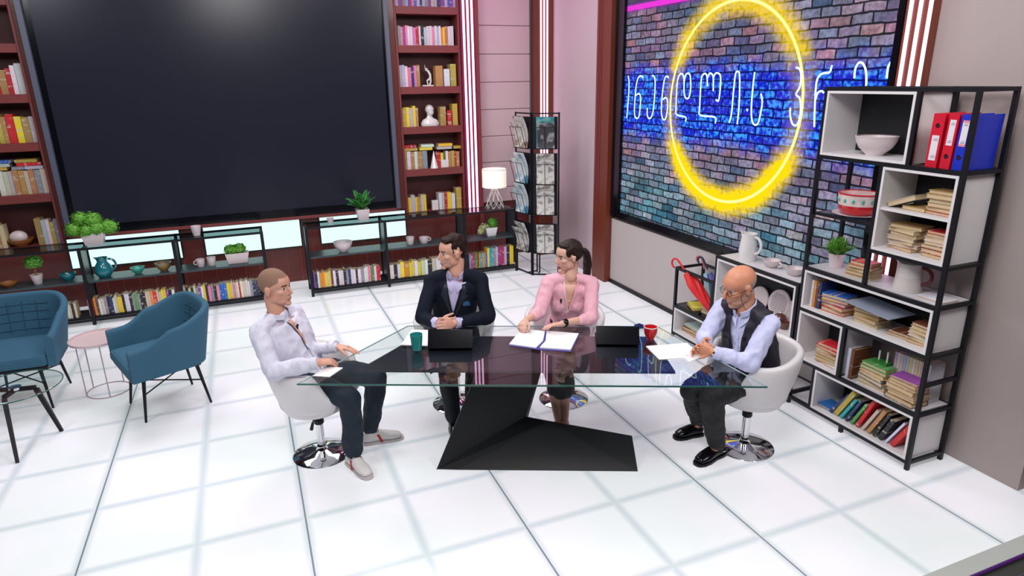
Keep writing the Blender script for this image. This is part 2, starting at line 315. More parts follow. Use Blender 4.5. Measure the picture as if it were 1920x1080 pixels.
# brick-pattern video screen ------------------------------------------
def brick_mat():
    m = bpy.data.materials.new('brick_image_on_screen'); m.use_nodes = True; N, L = nt(m); b = N['Principled BSDF']
    def mth(op, a, bb=None, cl=False):
        n = N.new('ShaderNodeMath'); n.operation = op; n.use_clamp = cl
        for i, v in enumerate((a, bb)):
            if v is None: continue
            if isinstance(v, (int, float)): n.inputs[i].default_value = v
            else: L.new(v, n.inputs[i])
        return n.outputs[0]
    def mix(f, a, c, t='MIX'):
        n = N.new('ShaderNodeMixRGB'); n.blend_type = t
        for i, v in enumerate((f, a, c)):
            if isinstance(v, (int, float)): n.inputs[i].default_value = v
            elif isinstance(v, tuple): n.inputs[i].default_value = (*v, 1)
            else: L.new(v, n.inputs[i])
        return n.outputs[0]
    def noise_(sc, det=3, vec=None):
        n = N.new('ShaderNodeTexNoise'); n.inputs['Scale'].default_value = sc; n.inputs['Detail'].default_value = det
        L.new(vec, n.inputs['Vector']); return n.outputs['Fac']
    def stp(x, lo, hi):
        n = N.new('ShaderNodeMapRange'); n.interpolation_type = 'SMOOTHSTEP'; n.inputs[1].default_value = lo; n.inputs[2].default_value = hi; L.new(x, n.inputs[0]); return n.outputs[0]
    tc = N.new('ShaderNodeTexCoord'); sp = N.new('ShaderNodeSeparateXYZ'); L.new(tc.outputs['Object'], sp.inputs[0])
    Y, Z = sp.outputs[1], sp.outputs[2]                      # metres, origin at the ring's centre
    cb = N.new('ShaderNodeCombineXYZ'); L.new(Y, cb.inputs[0]); L.new(Z, cb.inputs[1])
    wn = N.new('ShaderNodeTexNoise'); wn.inputs['Scale'].default_value = 7; L.new(cb.outputs[0], wn.inputs['Vector'])
    vs = N.new('ShaderNodeVectorMath'); vs.operation = 'SCALE'; vs.inputs['Scale'].default_value = .03; L.new(wn.outputs['Color'], vs.inputs[0])
    va = N.new('ShaderNodeVectorMath'); L.new(cb.outputs[0], va.inputs[0]); L.new(vs.outputs[0], va.inputs[1])
    br = N.new('ShaderNodeTexBrick'); L.new(va.outputs[0], br.inputs['Vector']); br.inputs['Scale'].default_value = 1
    br.inputs['Brick Width'].default_value = .182; br.inputs['Row Height'].default_value = .072; br.inputs['Mortar Size'].default_value = .0085; br.inputs['Mortar Smooth'].default_value = .35
    br.inputs['Color1'].default_value = (0, 0, 0, 1); br.inputs['Color2'].default_value = (1, 1, 1, 1); br.inputs['Mortar'].default_value = (.5, .5, .5, 1); br.inputs['Bias'].default_value = 0
    v = cb.outputs[0]; n1 = noise_(1.2, 3, v); n2 = noise_(26, 4, v); n3 = noise_(5, 3, v)
    mort = br.outputs['Fac']
    s2 = N.new('ShaderNodeSeparateXYZ'); L.new(va.outputs[0], s2.inputs[0])
    rw = mth('FLOOR', mth('DIVIDE', s2.outputs[1], .072)); par = mth('ABSOLUTE', mth('MODULO', rw, 2)); cl_ = mth('FLOOR', mth('ADD', mth('DIVIDE', s2.outputs[0], .182), mth('MULTIPLY', mth('SUBTRACT', 1, par), .5)))
    c2 = N.new('ShaderNodeCombineXYZ'); L.new(cl_, c2.inputs[0]); L.new(rw, c2.inputs[1]); wn2 = N.new('ShaderNodeTexWhiteNoise'); wn2.noise_dimensions = '2D'; L.new(c2.outputs[0], wn2.inputs['Vector'])
    s3 = N.new('ShaderNodeSeparateColor'); L.new(wn2.outputs['Color'], s3.inputs[0])
    def ramp(f, cs):
        r = N.new('ShaderNodeValToRGB'); e = r.color_ramp.elements
        while len(e) < len(cs): e.new(.5)
        for k, (p_, c_) in enumerate(cs): e[k].position = p_; e[k].color = (*c_, 1)
        L.new(f, r.inputs[0]); return r.outputs[0]
    warm = ramp(s3.outputs[0], [(0, (.05, .06, .13)), (.25, (.13, .07, .14)), (.45, (.11, .13, .20)), (.65, (.24, .10, .15)), (.85, (.17, .12, .22)), (1, (.30, .13, .13))])
    cool = ramp(s3.outputs[0], [(0, (.02, .10, .14)), (.3, (.05, .17, .19)), (.5, (.13, .12, .17)), (.75, (.08, .22, .24)), (1, (.15, .19, .21))])
    vb = ramp(s3.outputs[1], [(0, (.55, .55, .6)), (.5, (1, 1, 1)), (1, (1.0, 1.0, 1.0))]); warm = mix(1, warm, vb, 'MULTIPLY'); cool = mix(1, cool, vb, 'MULTIPLY')
    low = stp(mth('ADD', Z, mth('MULTIPLY', n3, .6)), .05, -.75); high = stp(Z, .35, 1.0)
    f = mth('ADD', mth('MULTIPLY', low, .75), mth('MULTIPLY', high, .35)); f = mth('ADD', f, mth('MULTIPLY', mth('SUBTRACT', n1, .5), 1.4), True)
    c = mix(f, warm, cool)
    c = mix(1, c, mix(n2, (.0, .0, .02), (2.9, 2.9, 2.9)), 'MULTIPLY')
    c = mix(1, c, mix(noise_(3.1, 1, v), (.3, .3, .3), (1.7, 1.7, 1.7)), 'MULTIPLY')
    # deep blue glow behind the lettering, coloured into the screen picture as a band
    zz = mth('ADD', Z, mth('MULTIPLY', mth('SUBTRACT', n3, .5), .35))
    band = mth('MULTIPLY', stp(zz, -.46, -.26), stp(zz, .45, .22)); 
    bc = mix(stp(mth('ADD', n2, mth('MULTIPLY', br.outputs['Color'], .16)), .52, .78), (.0, .008, .55), (.03, .36, 1.0)); c = mix(mth('MULTIPLY', band, .93), c, bc)
    c = mix(mth('MULTIPLY', mort, .95), c, mix(band, (.003, .004, .008), (.0, .0, .10)))
    # yellow ring drawn in the picture
    d = mth('SQRT', mth('ADD', mth('MULTIPLY', Y, Y), mth('MULTIPLY', Z, Z))); dd = mth('ABSOLUTE', mth('SUBTRACT', d, .852))
    hal = mth('MULTIPLY', mth('POWER', stp(dd, .20, .0), 1.3), mth('MULTIPLY', mth('MULTIPLY', n2, 2.6), mth('MULTIPLY', n3, 1.8)))
    hal = mth('MULTIPLY', hal, mth('SUBTRACT', 1, mth('MULTIPLY', band, .72)), True)
    side = stp(Z, .05, -.8); hal = mth('MULTIPLY', hal, mth('ADD', .75, mth('MULTIPLY', side, .6)), True)
    c = mix(hal, c, (.95, .66, .0))
    c = mix(mth('MULTIPLY', stp(dd, .017, .011), 1), c, (1.0, .93, .18)); c = mix(stp(dd, .006, .003), c, (1.0, 1.0, .55))
    # dark header with a magenta tube in its upper left
    hd = stp(mth('ADD', Z, mth('MULTIPLY', Y, -.0)), .84, .98); lf = stp(Y, .35, .75); c = mix(mth('MULTIPLY', mth('MULTIPLY', hd, lf), .85), c, (.05, .04, .09))
    mg = mth('ABSOLUTE', mth('SUBTRACT', Z, .945)); sid = stp(Y, .45, .52); c = mix(mth('MULTIPLY', mth('MULTIPLY', stp(mg, .07, .0), sid), .5), c, (.28, .0, .45))
    c = mix(mth('MULTIPLY', stp(mg, .030, .022), sid), c, (.75, .03, .62))
    b.inputs['Base Color'].default_value = (.004, .004, .004, 1); b.inputs['Roughness'].default_value = .3; b.inputs['Specular IOR Level'].default_value = .08
    L.new(c, b.inputs['Emission Color']); b.inputs['Emission Strength'].default_value = 1.15
    return m
RC = V((XR, 4.812, 2.165))
t = empty('video_wall_screen', (XR-.001, 4.87, .84), 0, 'huge lit screen showing neon ring and lettering on a brick pattern, right wall', 'screen')
zt = 3.55
MB().bb((-.075, -1.655, 0), (0, 1.835, .07)).bb((-.075, 1.67, .071), (0, 1.835, zt)).bb((-.075, -1.69, .071), (0, -1.645, zt)).bb((-.03, -1.644, .071), (0, 1.669, zt)).build('bezel', 'blackgl', t, smooth=0)
e = MB(); e.bb((-.004, 3.226-RC.y, .911-RC.z), (0, 6.54-RC.y, zt+.8-RC.z)); pan = e.build('display_panel', brick_mat(), t, smooth=0); pan.location = (-.034, RC.y-4.87, RC.z-.84)
M['neonlet'] = emit('pale_cyan_lettering', (.55, .95, 1.0), 1.7)
gly = [[(130,320),(134,350),(131,420),(124,498)],
 [(193,328),(184,320),(172,330),(163,370),(156,470),(163,498),(175,492),(181,450),(182,410),(176,395),(163,402)],
 [(232,318),(241,326),(244,360),(238,450),(230,488),(220,500),(211,488),(211,455)],
 [(302,328),(291,322),(282,340),(274,400),(270,470),(277,503),(288,500),(296,460),(296,425),(288,412),(276,420)],
 [(372,512),(372,494),(335,484),(332,455),(336,360),(342,325),(353,311),(363,318),(366,350)], [(366,350),(372,318),(384,309),(393,325),(393,385),(384,414),(372,412),(366,390),(366,350)],
 [(497,520),(496,494),(434,486),(432,450),(438,340),(446,315),(456,311),(463,325),(464,365)], [(464,330),(472,311),(482,311),(489,328),(489,385)], [(489,330),(498,310),(512,310),(520,325),(518,380),(511,425),(500,420)],
 [(556,518),(566,480),(575,380),(583,312),(592,302),(600,315),(600,400),(596,470),(590,524)],
 [(630,460),(634,468)],
 [(664,304),(657,360),(650,450),(652,505),(663,526),(678,520),(688,480),(696,430),(690,395)],
 [(838,285),(854,292),(860,320),(855,365),(838,398),(854,415),(858,460),(850,512),(836,530),(822,520),(814,490),(814,455)],
 [(915,536),(918,440),(924,350),(938,318),(958,308),(980,305),(990,275)], [(920,420),(930,392),(946,384),(956,392)],
 [(1084,330),(1088,292),(1102,266),(1118,266),(1131,290),(1135,325),(1134,362)],
 [(1221,330),(1225,290),(1237,265),(1256,258)]]
def cr_pts(p, sub=4):
    p = [V(q) for q in p]
    if len(p) < 3: return p
    out = []
    for i in range(len(p)-1):
        a, b, c, d = p[max(0, i-1)], p[i], p[i+1], p[min(len(p)-1, i+2)]
        for k in range(sub):
            t_ = k/sub; out.append(.5*((2*b)+(c-a)*t_+(2*a-5*b+4*c-d)*t_*t_+(3*b-a-3*c+d)*t_**3))
    return out+[p[-1]]
for g in gly:
    pts = [ax(1120+x/2.25, y/2.25, XR-.04) for x, y in g]
    pts = [q-V((XR-.001, 4.87, .84)) for q in cr_pts(pts, 3)]
    MB().tube(pts, [(.0025, .0085)]*len(pts), 6, ref=(1, 0, 0)).build('neon_letter', 'neonlet', t)
# strips at the right end of the screen
t = empty('light_strip_column', (XR-.02, 3.09, .81), 0, 'brown column with three glowing strips behind the tall white-box shelving', 'light column')
MB().bb((-.05, -.095, 0), (.018, .085, 3.7)).build('backing', 'mahog_r', t, smooth=0)
for i, yy in enumerate((3.137, 3.072, 3.005)): MB().bb((-.064, yy-3.09-.009, 0), (-.051, yy-3.09+.009, 3.7)).build('light_strip', 'neonpink', t, smooth=0)
# ================================================================ BOOKS (one mesh, copied; the colour is each object's own)
def book_mat():
    m = bpy.data.materials.new('book_cover'); m.use_nodes = True; N, L = nt(m); b = N['Principled BSDF']; b.inputs['Roughness'].default_value = .45
    oi = N.new('ShaderNodeObjectInfo'); tc = N.new('ShaderNodeTexCoord'); sp = N.new('ShaderNodeSeparateXYZ'); L.new(tc.outputs['Object'], sp.inputs[0])
    cb = N.new('ShaderNodeCombineXYZ'); L.new(oi.outputs['Random'], cb.inputs[0])
    ad = N.new('ShaderNodeVectorMath'); ad.operation = 'MULTIPLY_ADD'; L.new(cb.outputs[0], ad.inputs[0]); ad.inputs[1].default_value = (50, 9, 3); 
    sc = N.new('ShaderNodeVectorMath'); sc.operation = 'MULTIPLY'; sc.inputs[1].default_value = (.35, .12, 4.5); L.new(tc.outputs['Object'], sc.inputs[0]); L.new(sc.outputs[0], ad.inputs[2])
    nz = N.new('ShaderNodeTexNoise'); nz.inputs['Scale'].default_value = 1.6; nz.inputs['Detail'].default_value = 3; L.new(ad.outputs[0], nz.inputs['Vector'])
    rp = N.new('ShaderNodeValToRGB'); rp.color_ramp.interpolation = 'CONSTANT'; rp.color_ramp.elements[0].position = 0; rp.color_ramp.elements[0].color = (0, 0, 0, 1); rp.color_ramp.elements[1].position = .60; rp.color_ramp.elements[1].color = (1, 1, 1, 1)
    L.new(nz.outputs['Fac'], rp.inputs[0])
    inv = N.new('ShaderNodeMixRGB'); inv.inputs[2].default_value = (.62, .56, .48, 1); L.new(oi.outputs['Color'], inv.inputs[1])
    mu = N.new('ShaderNodeMath'); mu.operation = 'MULTIPLY'; mu.inputs[1].default_value = .55; L.new(rp.outputs[0], mu.inputs[0]); L.new(mu.outputs[0], inv.inputs[0])
    L.new(inv.outputs[0], b.inputs['Base Color']); return m
M['cover'] = book_mat()
bk = MB(); bk.bb((-.5, -.5, 0), (-.42, .5, 1)).bb((.42, -.5, 0), (.5, .5, 1)).bb((-.42, -.5, 0), (.42, -.46, 1)); bk.bb((-.42, -.46, .015), (.42, .47, .97), 1)
_o = bk.build('book', ['cover', 'pages'], smooth=0, origin=False); BOOK = _o.data; bpy.data.objects.remove(_o)
ck = MB(); ck.bb((-.5, -.5, 0), (-.40, .5, 1)).bb((.40, -.5, 0), (.5, .5, 1)).bb((-.40, -.5, 0), (.40, -.46, 1)); _o = ck.build('cover', ['cover'], smooth=0, origin=False); COVER = _o.data; bpy.data.objects.remove(_o)
pk = MB(); pk.bb((-.40, -.46, .015), (.40, .47, .97)); _o = pk.build('pages', ['pages'], smooth=0, origin=False); PAGES = _o.data; bpy.data.objects.remove(_o)
BC = {'w': ('white', (.74, .72, .76)), 'c': ('cream', (.62, .54, .38)), 'k': ('black', (.018, .018, .024)), 'g': ('grey', (.28, .28, .31)), 'y': ('yellow', (.80, .60, .04)), 'o': ('orange', (.75, .25, .03)),
      'r': ('red', (.55, .02, .03)), 'b': ('blue', (.03, .15, .55)), 't': ('teal', (.03, .42, .45)), 'n': ('navy', (.03, .04, .14)), 'p': ('pink', (.80, .22, .38)), 'v': ('violet', (.25, .06, .35)), 'l': ('lilac', (.48, .44, .68)), 'e': ('green', (.10, .28, .08)), 'd': ('brown', (.16, .05, .025)), 'm': ('mustard', (.50, .38, .07)), 'a': ('tan', (.45, .24, .09)), 's': ('silver', (.5, .5, .56))}
def put_book(name, loc, dims, rot, colc, label, group, parts=False):
    jit = lambda c: tuple(max(0, min(1, x*rnd.uniform(.85, 1.15))) for x in c)
    if not parts:
        o = bpy.data.objects.new(name, BOOK); col.objects.link(o); o.scale = dims; o.color = (*jit(colc), 1)
        o.matrix_world = Matrix.Translation(loc) @ rot.to_4x4() @ Matrix.Diagonal((*dims, 1))
    else:
        o = bpy.data.objects.new(name, None); col.objects.link(o); o.empty_display_size = .05; o.matrix_world = Matrix.Translation(loc) @ rot.to_4x4()
        cc = jit(colc)
        for n, me in (('cover', COVER), ('pages', PAGES)):
            k = bpy.data.objects.new(n, me); col.objects.link(k); k.parent = o; k.scale = dims; k.color = (*cc, 1)
    tag(o, label, 'book', group); return o
def row(p0, p1, codes, h, dep, place, group, end='left', face='-y', fit=True, tilt=0, jh=.12):
    """upright books side by side from p0 to p1"""
    p0, p1 = V(p0), V(p1); Lg = (p1-p0).length; u = (p1-p0).normalized()
    ws = [rnd.uniform(.7, 1.35) for _ in codes]; s = sum(ws); x = 0
    rz = math.atan2(u.y, u.x); R = Matrix.Rotation(rz, 3, 'Z'); back = V((-u.y, u.x, 0))
    for i, (c, w_) in enumerate(zip(codes, ws)):
        wd = Lg*w_/s; hh = h*rnd.uniform(1-jh, 1.0); dd = dep*rnd.uniform(.85, 1)
        th = 'slim' if w_ < .92 else ('thick' if w_ > 1.2 else 'upright')
        put_book('book', p0+u*(x+wd/2)+back*(dd/2+rnd.uniform(0, .012)), (wd*.94, dd, hh), R, BC[c][1], ('%s %s book %s' % (th, BC[c][0], place)) if len(codes) == 1 else '%s %s book, %s from the %s %s' % (th, BC[c][0], ORD[i+1], end, place), group)
        x += wd
# ================================================================ LOW BLACK SHELVING ALONG THE BACK WALL
YF, YB = 7.66, 7.98
ZT, ZM, ZB = .83, .475, .085
def low_shelf(x0, x1, posts, label, topglass=True, open_right=None):
    t = empty('low_shelving_unit', ((x0+x1)/2, (YF+YB)/2, 0), 0, label, 'shelf unit', None); cx = (x0+x1)/2; hy = (YB-YF)/2
    for z, n in ((ZM, 'middle_shelf'), (ZB, 'bottom_shelf')):
        MB().bb((x0-cx+.018, -hy+.013, z-.022), (x1-cx-.018, hy-.013, z)).build(n, 'slate' if z == ZM else 'black', t, smooth=0)
    MB().bb((x0-cx+.018, -hy+.013, ZT-.012), (x1-cx-.018, hy-.013, ZT-.002)).build('glass_top', 'shelfglass2', t, smooth=0)
    for s in (-1, 1): MB().bb((x0-cx, s*hy-.011, ZT-.022), (x1-cx, s*hy+.011, ZT)).build('top_rail', 'black', t, smooth=0)
    for s in (-1, 1): MB().bb((x0-cx, s*hy-.0105, ZB-.045), (x1-cx, s*hy+.0105, ZB-.023)).build('bottom_rail', 'black', t, smooth=0)
    for p in posts:
        for s in (-1, 1): MB().bb((p-cx-.016, s*(hy+.001)-.013, 0), (p-cx+.016, s*(hy+.001)+.013, ZT+.001)).build('post', 'black', t, smooth=0)
        MB().bb((p-cx-.006, -hy+.014, .10), (p-cx+.006, hy-.014, ZT-.03)).build('side_panel', 'slate', t, smooth=0)
    return t
PA = [-3.0, ay(163, 540, YF).x, ay(336, 520, YF).x, ay(496, 480, YF).x]
PB = [ay(580, 490, YF).x, ay(726, 480, YF).x, ay(872, 440, YF).x, ay(968, 440, YF).x]
low_shelf(PA[0], PA[3], PA, 'left unit of low black metal shelving with glass top, behind the armchairs')
low_shelf(PB[0], PB[3], PB, 'right unit of low black metal shelving with glass top, behind the suited man')
g = 'books in the low black shelving'
def r2(xa, xb, ya, codes, place, h=.20, grp=g, jh=.15): row((ay(xa, ya, YF+.03).x, YF+.03, ZB+.002), (ay(xb, ya, YF+.03).x, YF+.03, ZB+.002), codes, h, .14, place, grp, jh=jh)
r2(118, 146, 590, 'rpwckc', 'in the row left of the teal jug', .17)
r2(166, 333, 580, 'prodwcgknwcyykwwkgegkkccorccyyvkw', 'in the row below the teal jug')
r2(345, 490, 560, 'ckckcgvwykpgkpbbbyycpcwrwcwwgnnk', 'in the row below the two white cups')
r2(590, 716, 540, 'vkwooycydwkwwkgnwwkwgwwpewrr', 'in the row below the round white bowl')
r2(732, 858, 520, 'wkwyoyywycwkcwwkgwk', 'in the row left of the suited man')
r2(880, 915, 495, 'gvredotogb', 'in the muted row beside the suited man', .20, g, .05)
r2(914, 963, 490, 'yttglrvrlkyy', 'in the tall colourful row nearest the magazine rack', .255, g, .05)
# ================================================================ BOOKCASE CONTENTS
def bc_row(xa, xb, y, z, codes, h, place, grp='books in the mahogany bookcases', jh=.12, dep=.15):
    a, b = ay(xa, y, YW).x, ay(xb, y, YW).x; row((a, YW+.035, z+.001), (b, YW+.035, z+.001), codes, h, dep, place, grp, jh=jh)
def zpx(x, y0, y1): return abs(ay(x, y0, YW+.03).z-ay(x, y1, YW+.03).z)
nm = {1: 'topmost visible', 2: 'second', 3: 'third', 4: 'fourth', 5: 'fifth', 6: 'bottom'}
RB = 'shelf of the right bookcase'
bc_row(741, 857, 10, 3.275, 'lvglvpblnlgvclnvlbvl', .20, 'on the topmost visible '+RB, jh=.25)
bc_row(748, 853, 80, 2.83, 'gpvpwwprwkswwpwlwoyaww', .235, 'on the second '+RB)
bc_row(749, 790, 160, 2.34, 'slwpnpa', .27, 'left of the dancer figurine', jh=.2); bc_row(819, 833, 160, 2.34, 'a', .25, 'just right of the dancer figurine', jh=0); bc_row(835, 846, 160, 2.34, 'w', .21, 'right of the figurine, beside the tan book', jh=0); bc_row(847, 858, 160, 2.34, 'm', .27, 'at the right end of the figurine shelf', jh=0)
bc_row(752, 787, 235, 1.85, 'amysya', .26, 'left of the white bust', jh=.2); bc_row(828, 839, 235, 1.85, 'a', .24, 'right beside the white bust', jh=0); bc_row(841, 849, 235, 1.85, 'r', .19, 'second right of the white bust', jh=0); bc_row(851, 861, 235, 1.85, 'm', .27, 'at the right end of the bust shelf', jh=0)
bc_row(756, 804, 315, 1.31, 'awawag', .235, 'left of the white cone', jh=.05); bc_row(820, 834, 315, 1.31, 'ry', .21, 'behind the white cube'); bc_row(839, 864, 315, 1.31, 'wamra', .22, 'right of the white cube', jh=.1)
bc_row(762, 802, 395, ZL+.013, 'sylyacy', .235, 'on the bottom right-bookcase shelf, left of the block', jh=.35); bc_row(826, 856, 395, ZL+.013, 'wsryw', .24, 'on the bottom right-bookcase shelf, right of the block', jh=.2); bc_row(858, 868, 395, ZL+.013, 'm', .28, 'at the right end of the bottom '+RB, jh=0)
# books lying on top of the upright ones, fifth shelf
def lying(x, y0, z, dims, rz, code, label, grp='lying books', parts=False, tilt=0):
    # a closed book on its side: cover thickness vertical
    R = Matrix.Rotation(rz, 3, 'Z') @ Matrix.Rotation(tilt, 3, 'Y') @ Matrix.Rotation(math.pi/2, 3, 'Y') 
    # local x (thickness) -> -z ; local z (height) -> x ; y = depth
    L_, D_, T_ = dims
    R = Matrix.Rotation(rz, 3, 'Z') @ Matrix.Rotation(tilt, 3, 'Y') @ Matrix(((0, 0, 1), (0, 1, 0), (-1, 0, 0)))
    o = put_book('book', V((x, y0, z+T_/2))-(R @ V((0, 0, L_/2))), (T_, D_, L_), R, BC[code][1], label, grp, parts); return o
def bx(px, y=320): return ay(px, y, YW+.1).x
zt = 1.31+.238
for i, (px, lv, L_, c, lb) in enumerate([(771, 0, .17, 'm', 'lying left end, lower layer above the upright books'), (799, 0, .17, 'y', 'lying second from left in the lower layer above the uprights'), (833, 0, .20, 's', 'lying third from left in the lower layer above the uprights'), (857, 0, .10, 'm', 'lying at the right end of the lower layer above the uprights'),
      (769, 1, .18, 'r', 'lying left end of the upper layer, white cone shelf'), (802, 1, .17, 'w', 'lying second from left in the upper layer, white cone shelf'), (835, 1, .19, 'y', 'lying third from left in the upper layer, white cone shelf')]):
    lying(bx(px), YW+.11, zt+lv*.038, (L_, .14, .034), 0, c, 'flat %s book %s' % (BC[c][0], lb), 'books in the mahogany bookcases')
# left bookcase
LBn = 'of the left bookcase'
gx = lx1-.03
def lrow(n, w_, z, codes, h, place, jh=.1): row((gx-w_, YW+.035, z+.001), (gx, YW+.035, z+.001), codes, h, .15, place, 'books in the mahogany bookcases', jh=jh)
lrow(0, .34, 2.34, 'srarws', .34, 'on the upper book shelf '+LBn, .3); lrow(0, .40, 1.85, 'kmaryas', .30, 'on the second book shelf '+LBn, .15); lrow(0, .50, 1.31, 'dwcsaacagc', .26, 'on the layered shelf '+LBn, .04)
lrow(0, .22, ZL+.012, 'aswmg', .30, 'right of the egg bowl in the left bookcase', .25)
row((gx-.62, YW+.035, ZL+.013), (gx-.50, YW+.035, ZL+.013), 'mac', .28, .15, 'left of the egg bowl in the left bookcase', 'books in the mahogany bookcases')
for i, (dx, lv, L_, c) in enumerate([(.42, 0, .16, 'm'), (.24, 0, .12, 'g'), (.10, 0, .17, 's'), (.40, 1, .18, 's'), (.14, 1, .22, 'r'), (.38, 2, .17, 'b'), (.16, 2, .20, 'm')]):
    lying(gx-dx, YW+.11, 1.31+.264+lv*.036, (L_, .14, .032), 0, c, 'flat %s book, %s layer, %s, left bookcase' % (BC[c][0], ('lower', 'middle', 'upper')[lv], ('%s from the left' % ORD[(i+1) if i < 3 else ((i-2) if i < 5 else (i-4))])), 'books in the mahogany bookcases')
# ================================================================ ORNAMENTS
def bowl(loc, r, h, m, label, name='bowl', cat='bowl', mat2=None, group=None, foot=.45, flare=1.0):
    t = empty(name, loc, 0, label, cat, group); p = [(r*foot, 0), (r*foot*1.02, h*.06), (r*.78, h*.4), (r*.94, h*.72), (r*flare, h), (r*.95*flare, h), (r*.88, h*.72), (r*.7, h*.42), (r*.3, h*.14)]
    MB().lathe(p, n=32).build('bowl_body', m, t, smooth=50)
    MB().lathe([(r*.95*flare, h-.001), (r*1.02*flare, h-.001), (r*1.02*flare, h+.004), (r*.95*flare, h+.004)], n=32, caps=False).build('rim', mat2 or m, t, smooth=50)
    return t
def cup(loc, r, h, m, label, handle=0, ang=0, name='cup', cat='cup', group=None, taper=.7, saucer=None):
    t = empty(name, loc, ang, label, cat, group); z0 = 0
    if saucer: MB().lathe([(saucer*.5, 0), (saucer, .012), (saucer*.98, .016), (saucer*.45, .006)], n=28).build('saucer', m, t, smooth=50); z0 = .008
    MB().lathe([(r*taper, z0), (r*.9, z0+h*.5), (r, z0+h), (r*.92, z0+h), (r*.82, z0+h*.5), (r*taper*.8, z0+h*.08)], n=24).build('cup_body', m, t, smooth=50)
    if handle:
        pts = [V((r*.86+handle*math.sin(a)*1.0, 0, z0+h*.55+h*.28*math.cos(a))) for a in [math.pi*k/8 for k in range(9)]]
        MB().tube(pts, .006 if r < .06 else .009, 8).build('handle', m, t)
    return t
def jug(loc, r, h, m, label, ang=0, prof=None, name='jug', cat='jug', hr=.012, band=None):
    t = empty(name, loc, ang, label, cat)
    prof = prof or [(.6, 0), (.95, .2), (1, .38), (.8, .62), (.52, .8), (.55, .92), (.66, 1)]
    b = MB().lathe([(a*r, z*h) for a, z in prof]+[(prof[-1][0]*r*.9, h), (prof[-2][0]*r*.85, prof[-2][1]*h), (prof[-3][0]*r*.8, prof[-3][1]*h), (prof[0][0]*r*.6, .05*h)], n=32)
    vs = []
    for v in b.v:
        v = V(v); f = max(0, (v.z/h-.82)/.18); a = math.atan2(v.y, v.x)
        if abs(abs(a)-math.pi) < .5: v.x *= 1+.35*f*(1-abs(abs(a)-math.pi)/.5); v.z += .05*h*f*(1-abs(abs(a)-math.pi)/.5)
        vs.append(v)
    b.v = vs; b.build('jug_body', m, t, smooth=50)
    rr = max(prof[-1][0], .5)*r
    pts = [V((rr*.93+(r*.75)*math.sin(a)**.8, 0, h*.60+h*.30*math.cos(a))) for a in [math.pi*k/12 for k in range(13)]]
    pts[-1] = V((r*.86, 0, h*.28))
    MB().tube(pts, hr, 8).build('handle', m, t)
    return t
M['tealc'] = mat('teal_glaze', (.012, .17, .22), .18, coat=.5, cvar=.2, bscale=20)
M['tealg'] = mat('green_glaze', (.06, .42, .33), .2, coat=.4)
M['leaf'] = mat('leaf_green', (.12, .36, .03), .55, cvar=.6, bscale=45)
M['leafd'] = mat('leaf_dark_green', (.03, .20, .03), .45, cvar=.5, bscale=30)
M['leafp'] = mat('leaf_pale', (.52, .55, .25), .6, cvar=.3)
M['woodb'] = mat('wood_bowl', (.33, .12, .03), .5, cvar=.3)
M['redc'] = mat('red_glaze', (.60, .012, .02), .25, coat=.3)
YM = YF+.13
def onm(px, py, z): return az(px, py, z)
MZ = ZM+.001; TZ = ZT+.001
def ym(px, z, py=480):
    p = ay(px, py, YM); return V((p.x, YM, z))
# leafy clusters: many little leaves in one mesh
def leaves(cs, n, ls, seed=1, pointed=True, droop=0):
    """cs: list of (centre, radius-vector)"""
    r_ = random.Random(seed); b = MB()
    for _ in range(n):
        c, rad = r_.choice(cs); th = r_.uniform(0, 2*math.pi); ph = math.acos(r_.uniform(-.8, 1)); d = V((math.sin(ph)*math.cos(th), math.sin(ph)*math.sin(th), math.cos(ph)))
        k = r_.uniform(.72, 1.0); p = V(c)+V((d.x*rad[0]*k, d.y*rad[1]*k, d.z*rad[2]*k)); n_ = (d+V((r_.uniform(-.5, .5), r_.uniform(-.5, .5), r_.uniform(-.3, .5)))).normalized()
        u = n_.cross(V((r_.random()-.5, r_.random()-.5, r_.random()-.5))).normalized(); v = n_.cross(u); s = ls*r_.uniform(.7, 1.2)
        b.add([p-u*s*.5, p+v*s*.28+n_*s*.12, p+u*s*.5+n_*s*.1, p-v*s*.28+n_*s*.12], [(0, 1, 2, 3)])
    return b
def cores(cs, k=.82):
    b = MB()
    for c, rad in cs: b.ball(c, tuple(x*k for x in rad), 12, 8)
    return b
def pot(t, r0, r1, h, m, sq=False, top=None):
    if sq:
        w0, d0 = r0; w1, d1 = r1; b = MB(); vs = []
        for (w_, d_, z) in ((w0, d0, 0), (w1, d1, h), (w1*.9, d1*.85, h), (w1*.88, d1*.82, h*.85)):
            vs += [(-w_/2, -d_/2, z), (w_/2, -d_/2, z), (w_/2, d_/2, z), (-w_/2, d_/2, z)]
        fs = [(3, 2, 1, 0)]+[(4*i+k, 4*i+(k+1) % 4, 4*i+4+(k+1) % 4, 4*i+4+k) for i in range(3) for k in range(4)]+[(12, 13, 14, 15)]
        b.add(vs, fs); return b.build('pot', m, t, smooth=0, bevel=.004)
    return MB().lathe([(r0, 0), (r1, h), (r1*.9, h), (r1*.88, h*.88)], n=26).build('pot', m, t, smooth=40)
# big bushy plant, top shelf left
t = empty('potted_plant', ay(173, 430, YM).xyz*1, 0, 'large bushy light green plant in a zigzag white pot on the glass top, left', 'plant'); t.location = (ay(173, 430, YM).x, YM, TZ)
cs = [((-.16, 0, .17), (.09, .09, .085)), ((-.09, .02, .27), (.09, .08, .085)), ((.02, 0, .25), (.10, .09, .10)), ((.15, .0, .17), (.10, .09, .09)), ((.05, -.04, .17), (.09, .07, .08)), ((-.05, -.05, .16), (.08, .06, .07))]
pot(t, (.16, .12), (.21, .15), .13, 'pinkceram', True); f = cores(cs).build('foliage', 'leaf', t); leaves(cs, 1400, .03, 3).build('leaf_cluster', 'leaf', f)
